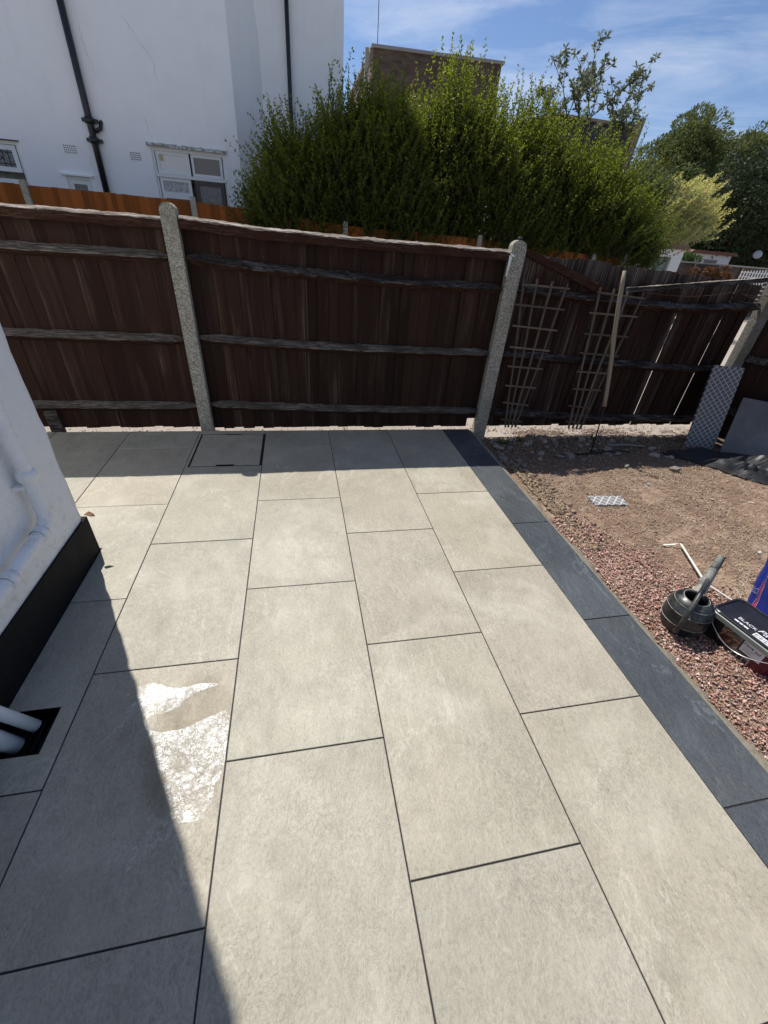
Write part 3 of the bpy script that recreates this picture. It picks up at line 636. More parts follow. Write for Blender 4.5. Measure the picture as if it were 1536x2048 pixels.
# airbricks: plate with real holes
def airbrick(x0, x1, z0, z1, nx_, nz_):
    hs = []
    for i in range(nx_):
        for j in range(nz_):
            cx = x0+(x1-x0)*(i+.75)/(nx_+.5); cz = z0+(z1-z0)*(j+.75)/(nz_+.5); hs.append((cx-.009, cx+.009, cz-.011, cz+.011))
    p = hole_wall(x0, x1, z0, z1, hs, HY-.008, HY-.003, M['render_far'], N); p.name = 'airbrick'
    b = box('backing', x0+.01, x1-.01, HY-.0028, HY-.001, z0+.01, z1-.01, M['frame_black']); b.parent = p
airbrick(-3.70, -3.44, 2.60, 2.76, 7, 4); airbrick(-2.42, -2.19, 2.60, 2.76, 7, 4)
# hairline cracks in the render
def crack(pts):
    V = []; F = []
    for i, (x, z) in enumerate(pts):
        w_ = .004*(1-abs(i/(len(pts)-1)-.4)); V += [(x-w_, HY-.0015, z), (x+w_, HY-.0015, z+w_*.5)]
        if i: q = 2*(i-1); F.append((q, q+1, q+3, q+2))
    child(mesh_obj('crack', V, F, M['crack']), N)
M['crack'] = plain('grey_crack', (.55, .55, .56), .9, bump=0)
def wob(x0, z0, x1, z1, n=14):
    return [(x0+(x1-x0)*i/n+noise.noise(Vector((i*.9, x0*7, z0)))*.05, z0+(z1-z0)*i/n) for i in range(n+1)]
crack(wob(-2.86, 4.55, -2.74, 3.85)); crack(wob(-2.05, 4.75, -1.83, 4.45, 8)); crack(wob(-1.83, 4.45, -1.62, 4.22, 8)); crack(wob(-1.62, 4.22, -1.62, 3.9, 8)); crack(wob(-2.0, 3.35, -1.9, 3.0, 10)); crack(wob(-1.45, 4.05, -1.30, 4.03, 5))

# ------------------------------------------------------------------ brick building far behind
def brick_mat(name, a, b, mortar, sx, sz):
    x = NT(name); v = x.co((1, 1, 1), (math.radians(90), 0, 0), rnd=False); br = x.n('TexBrick'); br.inputs['Scale'].default_value = 1; br.inputs['Brick Width'].default_value = sx; br.inputs['Row Height'].default_value = sz
    br.inputs['Mortar Size'].default_value = .008; br.inputs['Color1'].default_value = (*a, 1); br.inputs['Color2'].default_value = (*b, 1); br.inputs['Mortar'].default_value = (*mortar, 1); x.l(v, br.inputs['Vector'])
    f = x.noise(x.co(rnd=False), 3, 5); x.col(x.mix(1.0, br.outputs[0], x.ramp(f, [(.3, .7), (.7, 1.3)]), 'MULTIPLY')); x.rough(.9); x.bump(br.outputs['Fac'], -.4, .01); return x.m
M['brick'] = brick_mat('brown_brick', (.085, .052, .036), (.165, .10, .066), (.10, .088, .075), .235, .078)
Bd = empty('brick_building', 'brown brick flat roofed building rising behind the tall green shrub', 'building', (6, 20, 0))
child(wallpoly('wall', [(3.72, -.3), (8.6, -.3), (8.58, 6.95), (3.95, 6.82)], 20, 27, M['brick']), Bd)
M['coping'] = plain('pale_coping', (.34, .31, .28), .8)
child(wallpoly('coping', [(3.86, 6.825), (8.66, 6.955), (8.66, 7.035), (3.86, 6.905)], 19.93, 27.1, M['coping']), Bd)
child(box('corner_trim', 3.66, 3.78, 19.95, 20.1, 2, 6.8, M['coping']), Bd)
wv = child(box('window', 5.9, 6.9, 19.94, 19.998, 4.1, 5.4, M['upvc']), Bd)
child(box('pane', 5.97, 6.37, 19.925, 19.938, 4.17, 5.33, M['glass_dark']), wv); child(box('pane', 6.43, 6.83, 19.925, 19.938, 4.17, 5.33, M['glass_dark']), wv)
o = tube('aerial_mast', [(4.13, 20.4, 6.9), (4.10, 20.4, 9.4)], .012, M['dark_metal']); tag(o, 'thin upright aerial mast above the brick building roof', 'aerial')
# low dark outbuilding roof with a wooden edge
D = empty('gabled_outbuilding', 'dark roofed building with pale wooden end board seen past the shrub', 'building', (17, 25, 0))
M['felt'] = plain('dark_roof_felt', (.03, .03, .034), .7); M['pale_wood'] = plain('weathered_timber', (.26, .19, .13), .8, sc=8)
child(box('wall', 13.5, 18.05, 25, 29, -.3, 6.9, M['felt']), D); child(wallpoly('end_board', [(17.95, 5.3), (18.25, 5.3), (18.42, 7.3), (18.02, 7.25)], 24.9, 25.0, M['pale_wood']), D)
child(box('eaves_board', 13.3, 17.94, 24.8, 29, 6.9, 7.0, M['pale_wood']), D)
# garage with green door
Gg = empty('garage', 'white garage with pale green door beyond the orange fence end', 'garage', (13, 14.5, 0))
M['green_door'] = plain('sage_green_door', (.16, .235, .20), .5, sc=4); M['white_paint'] = plain('white_painted_wall', (.74, .74, .73), .7)
M['rooftile'] = plain('brown_roof_tile', (.18, .11, .085), .8, sc=20)
child(box('pier', 13.32, 13.72, 14.0, 14.3, -.3, 1.70, M['white_paint']), Gg); child(box('lintel', 10.9, 13.72, 14.0, 14.3, 1.703, 1.93, M['white_paint']), Gg)
dd = child(box('door', 10.9, 13.318, 14.12, 14.16, -.3, 1.698, M['green_door']), Gg)
for k in range(6): s_ = box('panel', 10.95, 13.29, 14.095, 14.118, -.22+k*.32, .07+k*.32, M['green_door']); child(s_, dd)
child(wallpoly('roof', [(10.8, 1.933), (13.85, 1.933), (13.35, 2.4), (10.8, 2.4)], 13.9, 18, M['rooftile']), Gg)
child(box('side_wall', 13.4, 13.70, 14.303, 18, -.3, 1.93, M['white_paint']), Gg)
M['red_paint'] = plain('red_sign_print', (.5, .03, .05), .5); M['sign_white'] = plain('sign_face', (.75, .62, .64), .5, bump=0)
sg = tag(box('warning_sign', 12.14, 12.46, 14.07, 14.09, 1.34, 1.56, M['sign_white']), 'small red and white notice fixed on the green garage door', 'sign')
for k, (w0_, h0_) in enumerate(((.10, .045), (.24, .035), (.20, .025))):
    z0_ = .155-k*.055; mesh_obj('print_band', [(-w0_/2, -.0115, z0_), (w0_/2, -.0115, z0_), (w0_/2, -.0115, z0_+h0_), (-w0_/2, -.0115, z0_+h0_)], [(0, 1, 2, 3)], M['red_paint'], sg)
# low brick wall beyond with lattice on it
Bw = empty('brick_wall', 'low brown brick garden wall under the trees past the garage', 'wall', (17, 15.5, 0))
child(box('wall', 14.0, 24, 15.5, 15.75, -.3, 1.58, M['brick']), Bw); child(box('coping', 13.97, 24.03, 15.46, 15.79, 1.583, 1.63, M['coping']), Bw)
for k in range(9): child(box('pier', 14.6+k*1.1, 14.68+k*1.1, 15.44, 15.457, .4, 1.58, M['pale_wood']), Bw)
L = empty('lamp_post', 'thin black lamp post in front of the low brick wall', 'lamp post', (14.9, 14.6, 0))
child(tube('post', [(14.9, 14.6, -.3), (14.9, 14.6, 2.05)], .045, M['black_iron']), L)
child(lathe('lantern', [(.05, 2.05), (.11, 2.1), (.13, 2.3), (.06, 2.42), (.0, 2.5)], M['black_iron'], seg=12), L); L.children[-1].location = (14.9, 14.6, 0)
for c in L.children:
    if c.name.startswith('lantern'): c.matrix_parent_inverse = Matrix.Translation((-14.9, -14.6, 0))
Sh = empty('outbuilding', 'small white walled outbuilding with terracotta roof edge half hidden by the trees', 'outbuilding', (19, 18, 0))
child(box('wall', 18.6, 20.9, 19, 21, -.3, 1.95, M['white_paint']), Sh); child(wallpoly('roof', [(18.4, 1.953), (21.1, 1.953), (20.9, 2.08), (18.6, 2.08)], 18.8, 21.2, plain('terracotta_roof', (.20, .085, .055), .8)), Sh)
child(box('window', 19.5, 20.2, 18.97, 18.997, 1.2, 1.75, M['glass_dark']), Sh)
Ds = lathe('satellite_dish', [(.0, .06), (.15, .05), (.26, .02), (.32, -.02), (.30, -.03), (.15, .035), (.0, .045)], plain('pale_dish', (.55, .56, .55), .4), seg=24)
Ds.location = (21.6, 18.4, 2.1); Ds.scale = (.55, .55, .55); Ds.rotation_euler = (math.radians(70), 0, math.radians(-40)); tag(Ds, 'round pale dish in the shade of the trees above the brick wall', 'dish')
Lp = empty('white_lattice', 'white lattice panel standing beyond the fence at the right edge', 'lattice', (17.4, 14.8, 0))
for k in range(10): child(box('slat', 17.25+k*.13, 17.28+k*.13, 14.8, 14.82, .4, 1.48+.01*k, M['white_plastic']), Lp)
for k in range(8): child(box('slat', 17.2, 18.6, 14.775, 14.797, .45+k*.14, .48+k*.14, M['white_plastic']), Lp)

# ------------------------------------------------------------------ orange fence across the alley
OF = empty('orange_fence', 'newer orange stained close board fence across the alley with concrete posts', 'fence', (2, 10.6, 0))
def of_top(x): return float(np.interp(x, [-9, -3.75, -2.4, -.94, 0, 2.06, 5.1, 8.1, 8.9], [2.0, 1.95, 1.945, 1.93, 1.895, 1.76, 1.735, 1.60, 1.60]))
V, F = boxdata(-.052, .052, -.006, .006, 0, 1); obm = bpy.data.meshes.new('board'); obm.from_pydata(V, [], F); obm.materials.append(M['orange_board'])
posts = [-9.7, -6.75, -3.80, -.92, 2.06, 5.11, 8.1]
x = -9.9; i = 0
while x < 8.9:
    o = link('board', obm, OF, (x-2, random.uniform(-.002, .002)+(.010 if i % 2 else 0), -.12)); o.scale.z = of_top(x)+.12+random.uniform(-.004, .004); o.rotation_euler.z = .09; x += .098; i += 1
for k, px in enumerate(posts):
    c = box('post', px-.05, px+.05, 10.51, 10.585, -.3, of_top(px)+.07, M['concrete'], OF); c.location -= Vector((2, 10.6, 0))
c = box('post', 8.93, 9.03, 10.51, 10.62, -.3, 1.90, M['concrete'], OF); c.location -= Vector((2, 10.6, 0))
for a_, b_ in zip(posts, posts[1:]+[8.92]):
    for zz in (.2, .95):
        c = box('rail', a_+.055, b_-.055, 10.618, 10.66, zz, zz+.07, M['orange_board'], OF); c.location -= Vector((2, 10.6, 0))

# ------------------------------------------------------------------ the brown fence
FY = 3.985
BF = empty('brown_fence', 'old dark brown close board fence with concrete posts and sagging rails behind the patio', 'fence', (0, 3.97, 0))
def bm_board(mat, wdt=.104):
    V, F = boxdata(-wdt/2, wdt/2, -.006, .006, 0, 1); 
    # split along the height so boards can bow
    n = 5; V = []; F = []
    for k in range(n+1):
        z = k/n; b_ = .004*math.sin(z*math.pi)
        V += [(-wdt/2, -.006+b_, z), (wdt/2, -.003+b_, z), (wdt/2, .005+b_, z), (-wdt/2, .006+b_, z)]
        if k:
            for q in range(4): a = (k-1)*4+q; b2 = (k-1)*4+(q+1) % 4; F.append((a, b2, b2+4, a+4))
    F += [(3, 2, 1, 0), tuple(n*4+q for q in range(4))]
    me = bpy.data.meshes.new('board'); me.from_pydata(V, [], F); me.materials.append(mat); return me
bmA, bmB = bm_board(M['fence_board']), bm_board(M['fence_board_worn'])
def put_board(x, zt, zb, me, gap=False, parent=BF, i=0, lean=0):
    o = link('board', me, parent); o.location = (x, FY-3.97+(.008 if i % 2 else 0)+random.uniform(-.003, .003), zb)
    o.scale = (.902 if gap else 1.0, 1, zt-zb); o.rotation_euler = (random.uniform(-.004, .004), lean+random.uniform(-.003, .003), random.uniform(.01, .05)); return o
pts_x = [-2.80, .058, 2.868, 5.80]
i = 0
for bay in range(-1, 3):
    if bay == -1: xa, xb = -5.0, -2.86
    else: xa, xb = pts_x[bay]+.055, pts_x[bay+1]-.055
    if bay == 2: xb = 5.66
    x = xa+.045; gaps = {0: (), 1: (1, 22), 2: (8, 12, 15, 17, 19, 20, 23, 25, 26)}.get(bay, ())
    k = 0
    xl = xb-.036
    while x < xl+.05:
        x = min(x, xl)
        if bay == 2:
            zt = float(np.interp(x, [2.9, 3.6, 3.95, 4.4, 5.6], [1.605, 1.612, 1.585, 1.575, 1.52]))+random.uniform(-.012, .008); me = bmB; zb = random.uniform(-.008, .014)
        else: zt = 1.628; me = bmA; zb = random.uniform(.0, .02) if bay == 0 else random.uniform(-.012, .004)
        if bay == 1 and x > 2.70: zb = .085 
        
        g_ = k in gaps
        put_board(x, zt, zb, me, g_, i=i, lean=(.006 if bay == 2 else 0)); x += .0925+(.004 if g_ else 0); k += 1; i += 1
        if x > xl+.001 and x-xl > .075: break
# narrow closing strips beside the right post

def round_post(x, top, base, mat, w=.112, y0=3.915, y1=4.01, name='post'):
    r = w/2; prof = [(-r, base), (r, base)]+[(r*math.cos(a), top-r*.85+r*.85*math.sin(a)) for a in np.linspace(0, math.pi, 13)]
    bm = bmesh.new(); n = len(prof); f0 = [bm.verts.new((px, y0-3.97, pz)) for px, pz in prof]; f1 = [bm.verts.new((px, y1-3.97, pz)) for px, pz in prof]
    bm.faces.new(f0); bm.faces.new(f1[::-1])
    for q in range(n): bm.faces.new((f0[q], f1[q], f1[(q+1) % n], f0[(q+1) % n]))
    e = [ed for ed in bm.edges if abs(ed.verts[0].co.y-ed.verts[1].co.y) < 1e-5 and abs(ed.verts[0].co.y-(y0-3.97)) < 1e-5]
    bmesh.ops.bevel(bm, geom=e, offset=.006, segments=2, affect='EDGES'); me = bpy.data.meshes.new(name); bm.to_mesh(me); bm.free(); me.materials.append(mat)
    o = link(name, me, BF); o.location = (x, 0, 0); return o
round_post(-2.80, 1.76, -.4, M['concrete']); p1 = round_post(.058, 1.752, -.4, M['concrete']); p2 = round_post(2.868, 1.712, -.4, M['concrete'], .128); p2.rotation_euler.z = -.10
p3 = round_post(5.80, 1.56, -.4, M['concrete_old'], .13); p3['label'] = 'dark weathered corner post wrapped in dead stems'
c = bevbox('moss_clump', 2.85, 2.89, 3.935, 3.975, 1.705, 1.735, M['hole'], BF, .012); c.location -= Vector((0, 3.97, 0))
# white plastic clip on the right post
V = [(2.775, -.075, 1.615), (2.815, -.075, 1.60), (2.825, -.085, 1.585), (2.790, -.085, 1.595), (2.775, -.08, 1.44), (2.787, -.08, 1.44), (2.80, -.08, 1.585), (2.775, -.08, 1.60)]
V += [(a_, b_+.006, c_) for a_, b_, c_ in V]
mesh_obj('plastic_clip', V, [(0, 3, 2, 1), (8, 9, 10, 11), (4, 5, 6, 7), (15, 14, 13, 12), (0, 1, 9, 8), (1, 2, 10, 9), (2, 3, 11, 10), (3, 0, 8, 11), (4, 12, 13, 5), (5, 13, 14, 6), (6, 14, 15, 7), (7, 15, 12, 4)], M['white_plastic'], BF)
def rail(name, path, prof, mats, fm, rough_=.004, par=BF, taper=True):
    """sweep a (dy, dz) section along (x, z) points; weathered noise, tapered ends"""
    xs_ = [p[0] for p in path]; zs_ = [p[1] for p in path]; n = max(12, int((xs_[-1]-xs_[0])/.03)); V = []; F = []; FM = []; m = len(prof); sd = random.uniform(0, 99)
    for i in range(n+1):
        x = xs_[0]+(xs_[-1]-xs_[0])*i/n; z = float(np.interp(x, xs_, zs_)); e = 1.0
        if taper: dend = min(x-xs_[0], xs_[-1]-x); e = min(1, .45+dend/.10*.55)
        for q, (dy, dz) in enumerate(prof):
            jy = noise.noise(Vector((x*9, q*3.1, sd)))*rough_+noise.noise(Vector((x*40, q*3.1, sd)))*rough_*.6
            jz = noise.noise(Vector((x*7, q*5.1, sd+9)))*rough_+noise.noise(Vector((x*45, q*5.1, sd+9)))*rough_*.6
            V.append((x, -3.97+FY+(dy*e if dy < -.012 else dy)+jy, z+dz*e+jz))
        if i:
            for q in range(m): a = (i-1)*m+q; b_ = (i-1)*m+(q+1) % m; F.append((a, b_, b_+m, a+m)); FM.append(fm[q])
    F += [tuple(range(m))[::-1], tuple(n*m+q for q in range(m))]; FM += [1, 1]
    return mesh_obj(name, V, F, None, par, mats=mats, fm=FM)
# arris rail section (dy towards viewer negative): top-back, upper face, nose, lower face, bottom-back
ARR = [(-.012, .044), (-.030, .034), (-.070, .004), (-.068, -.008), (-.012, -.044)]
AM = [M['rail_top'], M['rail_front']]; AF = [0, 0, 0, 1, 1]; AMd = [M['rail_dark'], M['rail_front']]
CAP = [(.022, .0), (-.012, .002), (-.062, -.012), (-.066, -.020), (-.062, -.078), (-.012, -.082)]; CM = [M['cap_top'], M['rail_front']]; CF = [0, 0, 0, 1, 1, 1]
for (xa, xb, zs_) in ((-2.74, .0, ((1.66, 1.665), (1.395, 1.405), (.815, .80), (.225, .215))), (-5, -2.86, ((1.66, 1.66), (1.4, 1.4), (.82, .82), (.23, .23)))):
    rail('cap_rail', [(xa, zs_[0][0]), (xb, zs_[0][1])], CAP, CM, CF, .006, taper=False)
    for z0, z1 in zs_[1:]: rail('rail', [(xa, z0), (xb, z1)], ARR, AM, AF)
rail('cap_rail', [(.118, 1.678), (.7, 1.648), (1.4, 1.638), (2.2, 1.636), (2.80, 1.635)], CAP, CM, CF, .008, taper=False)
rail('rail', [(.12, 1.41), (.7, 1.365), (1.4, 1.345), (2.1, 1.33), (2.80, 1.335)], ARR, AMd, AF, .012)
rail('rail', [(.12, .82), (.7, .79), (1.4, .772), (2.1, .765), (2.80, .765)], ARR, AM, AF, .006)
rail('rail', [(.12, .232), (1.4, .19), (2.80, .17)], ARR, AM, AF, .005)
rail('rail', [(2.93, 1.335), (3.6, 1.30), (4.1, 1.285), (4.9, 1.262), (5.3, 1.29), (5.75, 1.32)], ARR, AMd, AF, .016)
rail('rail', [(2.93, .765), (4.0, .71), (5.0, .672), (5.75, .665)], ARR, AMd, AF, .007)
rail('rail', [(2.93, .165), (4.2, .10), (5.75, .08)], ARR, AMd, AF, .008)
r = rail('fallen_rail', [(2.93, 1.63), (3.4, 1.49), (3.92, 1.335)], [(-.072, .036), (-.115, .034), (-.118, -.032), (-.072, -.036)], AMd, [0, 1, 1, 1], .008); r['label'] = 'broken cap rail hanging down at a slant'
r = rail('fallen_rail', [(4.02, 1.405), (4.8, 1.49), (5.72, 1.59)], [(-.072, .012), (-.112, .012), (-.115, -.028), (-.072, -.034)], [M['cap_top'], M['rail_dark']], [0, 1, 1, 1], .004, taper=False); r['label'] = 'loose cap rail with bleached top edge'
# short stub post at the far left below the bottom rail
box('stub_post', -1.27, -1.17, 3.93-3.97, 3.975-3.97, -.14, .19, M['rail_dark'], BF)
# dead climber stems at the corner post
V = []
for k in range(9):
    pts = []; x = random.uniform(5.25, 5.75); z = random.uniform(1.25, 1.55); a = random.uniform(-.6, .6)
    for q in range(9): pts.append((x, -.075+random.uniform(-.02, .01), z)); x += .09*math.cos(a); z += .05*math.sin(a); a += random.uniform(-.5, .5)
    tube('dead_stem', pts, .0020, M['bark'], BF, seg=5)
pts = [(4.1+1.6*q/14, -.085, 1.40-.09*math.sin(q/14*math.pi)+.16*q/14) for q in range(15)]; tube('dead_stem', pts, .0025, M['trellis'], BF, seg=5)
# return fence on the right
RF = empty('side_fence', 'dark brown board fence running towards the viewer at the far right edge', 'fence', (5.885, 3.95, 0)); RF.rotation_euler.z = math.radians(30)
for k in range(50):
    o = link('board', bmA, RF); o.location = (.004*(k % 2)+random.uniform(-.003, .003), -.05-k*.093, -.10); o.scale.z = 1.72+random.uniform(-.01, .01); o.rotation_euler.z = math.pi/2+.04
for zz in (1.35, .78, .2):
    c = box('rail', -.07, -.015, -4.6, -.03, zz, zz+.07, M['rail_dark'], RF)

# ------------------------------------------------------------------ trellises
def fan_trellis(label, tops, bots, slats):
    t = empty('fan_trellis', label, 'trellis', (bots[0][0], 3.84, -.05), 'fan trellises leaning on the brown fence'); ox = bots[0][0]
    def yy(z): return 3.80+.06*(z/1.45)-3.84
    for (xt, zt), (xb, zb) in zip(tops, bots):
        pts = [(xb+(xt-xb)*s+.004*math.sin(s*9+xb*5)-ox, yy(zb+(zt-zb)*s), zb+(zt-zb)*s+.05) for s in np.linspace(0, 1, 9)]
        V = []; F = []; w_ = .0082
        for i, p in enumerate(pts):
            V += [(p[0]-w_, p[1]-w_*.8, p[2]), (p[0]+w_, p[1]-w_*.8, p[2]), (p[0]+w_, p[1]+w_*.8, p[2]), (p[0]-w_, p[1]+w_*.8, p[2])]
            if i:
                for q in range(4): a = (i-1)*4+q; b_ = (i-1)*4+(q+1) % 4; F.append((a, b_, b_+4, a+4))
        F += [(3, 2, 1, 0), tuple(len(V)-4+q for q in range(4))]; mesh_obj('upright', V, F, M['trellis'], t)
    for (x0, z0, x1, z1) in slats:
        V = []; h = .0075
        for (x, z) in ((x0, z0), (x1, z1)):
            Y = yy(z)-.018; V += [(x-ox, Y-.005, z-h+.05), (x-ox, Y+.006, z-h+.05), (x-ox, Y+.006, z+h+.05), (x-ox, Y-.005, z+h+.05)]
        mesh_obj('cross_slat', V, [(0, 3, 2, 1), (4, 5, 6, 7), (0, 1, 5, 4), (1, 2, 6, 5), (2, 3, 7, 6), (3, 0, 4, 7)], M['trellis'], t)
fan_trellis('fan shaped wooden trellis leaning next to the concrete post', [(2.943, 1.436), (3.074, 1.439), (3.226, 1.428), (3.379, 1.42)], [(3.085, .06), (3.121, .055), (3.162, .055), (3.203, .055)],
            [(2.924, 1.39, 3.40, 1.38), (2.90, 1.23, 3.40, 1.208), (2.915, 1.054, 3.385, 1.027), (2.934, .868, 3.36, .843), (2.954, .691, 3.333, .669), (2.974, .504, 3.312, .482), (2.986, .333, 3.279, .302), (3.0, .154, 3.248, .125)])
fan_trellis('fan shaped wooden trellis partly behind the upright tool handle', [(3.72, 1.406), (3.871, 1.402), (4.027, 1.389), (4.20, 1.387)], [(3.847, .04), (3.897, .04), (3.943, .035), (3.99, .03)],
            [(3.69, 1.365, 4.22, 1.34), (3.672, 1.195, 4.20, 1.18), (3.685, 1.012, 4.18, .996), (3.70, .835, 4.145, .812), (3.725, .654, 4.10, .64), (3.743, .479, 4.076, .466), (3.755, .30, 4.03, .275), (3.775, .126, 3.96, .112)])
# tool: wooden handle, metal neck, wide bar head
T = empty('garden_rake', 'long wooden handled rake standing upright in front of the trellis', 'rake', (3.93, 3.47, soil_z(3.93, 3.47)))
hb, ht = Vector((3.935, 3.50, .40)), Vector((3.80, 3.72, 1.555)); 
hh = [hb+(ht-hb)*s+Vector((.006*math.sin(s*7), 0, 0)) for s in np.linspace(0, 1, 12)]
child(tube('handle', hh, [.019]*11+[.014], M['pole'], seg=12), T)
zz = soil_z(3.93, 3.47); child(tube('neck', [hb+Vector((0, .004, .03)), Vector((3.95, 3.485, .2)), Vector((3.945, 3.45, zz+.02))], .007, M['dark_metal']), T)
child(tube('head_bar', [(3.50, 3.40, zz+.03), (3.7, 3.425, zz+.018), (3.95, 3.45, zz+.018), (4.3, 3.47, zz+.03), (4.40, 3.44, zz+.028)], .007, M['dark_metal']), T)
for k in range(14): child(tube('tine', [(3.56+k*.055, 3.41+k*.004, zz+.022), (3.56+k*.055, 3.385+k*.004, zz-.005)], .0035, M['dark_metal'], seg=5), T)

# ------------------------------------------------------------------ leaning tiles and sheet
def lattice_mat():
    x = NT('lattice_print_porcelain'); v = x.co((1, 1, 1), (0, 0, math.radians(45)), rnd=False); s = x.n('SeparateXYZ'); x.l(v, s.inputs[0]); ms = []
    for k in (0, 1):
        fr = x.math('FRACT', x.math('MULTIPLY', s.outputs[k], 1/.044)); d = x.math('ABSOLUTE', x.math('SUBTRACT', fr, .5)); ms.append(x.math('GREATER_THAN', d, .44))
    m = x.math('MAXIMUM', ms[0], ms[1]); f = x.noise(x.co(rnd=False), 60, 6, .7); c = x.mix(m, x.mix(f, (.065, .067, .075), (.12, .122, .13)), (.46, .46, .45)); x.col(c); x.rough(.5); return x.m
M['lattice'] = lattice_mat()
def leaning(name, c0, c1, c2, c3, th, mat, label, cat):
    """slab from four corners (bottom-left, bottom-right, top-right, top-left) in a local frame"""
    c0, c1, c2, c3 = map(Vector, (c0, c1, c2, c3)); ux = (c1-c0).normalized(); uy = (c3-c0); uy = (uy-ux*uy.dot(ux)).normalized(); uz = ux.cross(uy)
    w_ = (c1-c0).length; h = (c3-c0).length; V, F = boxdata(-w_/2, w_/2, -h/2, h/2, -th, 0, .001); o = mesh_obj(name, V, F, mat)
    R_ = Matrix((ux, uy, uz)).transposed().to_4x4(); mid = c0+ux*w_/2+uy*h/2; o.matrix_world = Matrix.Translation(mid) @ R_; return tag(o, label, cat)
leaning('patterned_tile', (5.30, 3.62, -.12), (5.60, 3.52, -.12), (5.72, 3.80, .735), (5.34, 3.82, .755), .02, M['lattice'], 'tall dark tile with pale diamond lattice pattern leaning near the corner post', 'tile')
M['greyslab'] = stone_mat('grey_porcelain_slab', (.12, .125, .13), (.16, .165, .17), (.10, .10, .105), (.20, .20, .20), .5, .5)
leaning('grey_slab', (5.56, 3.40, -.12), (5.98, 3.04, -.12), (6.20, 3.22, .44), (5.80, 3.60, .46), .02, M['greyslab'], 'plain grey slab leaning on the side fence behind the black sheet', 'slab')
o = leaning('broken_tile', (3.296, 2.43, -.045), (3.60, 2.415, -.048), (3.62, 2.54, -.04), (3.31, 2.555, -.038), .016, M['lattice'], 'small broken piece of white lattice tile lying flat on the soil', 'tile')
def lat2():
    x = NT('white_lattice_print'); v = x.co((1, 1, 1), (0, 0, math.radians(45)), rnd=False); s = x.n('SeparateXYZ'); x.l(v, s.inputs[0]); ms = []
    for k in (0, 1):
        fr = x.math('FRACT', x.math('MULTIPLY', s.outputs[k], 1/.048)); d = x.math('ABSOLUTE', x.math('SUBTRACT', fr, .5)); ms.append(x.math('GREATER_THAN', d, .40))
    m = x.math('MAXIMUM', ms[0], ms[1]); x.col(x.mix(m, (.20, .20, .20), (.55, .54, .52))); x.rough(.5); return x.m
o.data.materials[0] = lat2()
# black membrane: folded, crumpled sheet
def sheet():
    bm = bmesh.new(); nu, nv = 70, 26; grid = []
    left = [(4.80, 3.43), (4.80, 3.30), (4.95, 3.10), (5.08, 2.93), (5.18, 2.78), (5.35, 2.60), (5.7, 2.30)]; right = [(5.28, 3.47), (5.6, 3.36), (5.85, 3.22), (5.98, 3.08), (6.0, 2.9), (6.02, 2.75), (6.05, 2.45)]
    for i in range(nu+1):
        u = i/nu*6; a = min(5, int(u)); f = u-a; L_ = Vector(left[a]).lerp(Vector(left[a+1]), f); R_ = Vector(right[a]).lerp(Vector(right[a+1]), f); row = []
        for j in range(nv+1):
            v = j/nv; p = L_.lerp(R_, v); q = Vector((p.x, p.y, 0)); amp = min(1, v*5)*min(1, (1-v)*4+.2)*(.35+.65*min(1, max(0, (u-1.5)/2)))
            h = abs(noise.noise(Vector((p.x*3.0+p.y*2.2, p.y*3.5-p.x, 2))))*.16+abs(noise.noise(Vector((p.x*9, p.y*9, 4))))*.05+abs(noise.noise(Vector((p.x*22, p.y*18, 6))))*.015
            e = noise.noise(Vector((i*.5, 0, 0)))*.02*(j == 0)
            row.append(bm.verts.new((p.x+e, p.y, soil_z(p.x, p.y)+.014+h*amp)))
        grid.append(row)
    for i in range(nu):
        for j in range(nv): bm.faces.new((grid[i][j], grid[i][j+1], grid[i+1][j+1], grid[i+1][j]))
    me = bpy.data.meshes.new('membrane'); bm.to_mesh(me); bm.free(); x = NT('black_membrane'); f = x.noise(x.co(rnd=False), 120, 3); x.col(x.mix(f, (.012, .012, .013), (.026, .026, .027))); x.rough(.5); x.bump(f, .2, .002); me.materials.append(x.m)
    o = link('black_sheet', me); return tag(o, 'crumpled black membrane sheet lying on the soil below the leaning slabs', 'plastic sheet')
sheet()
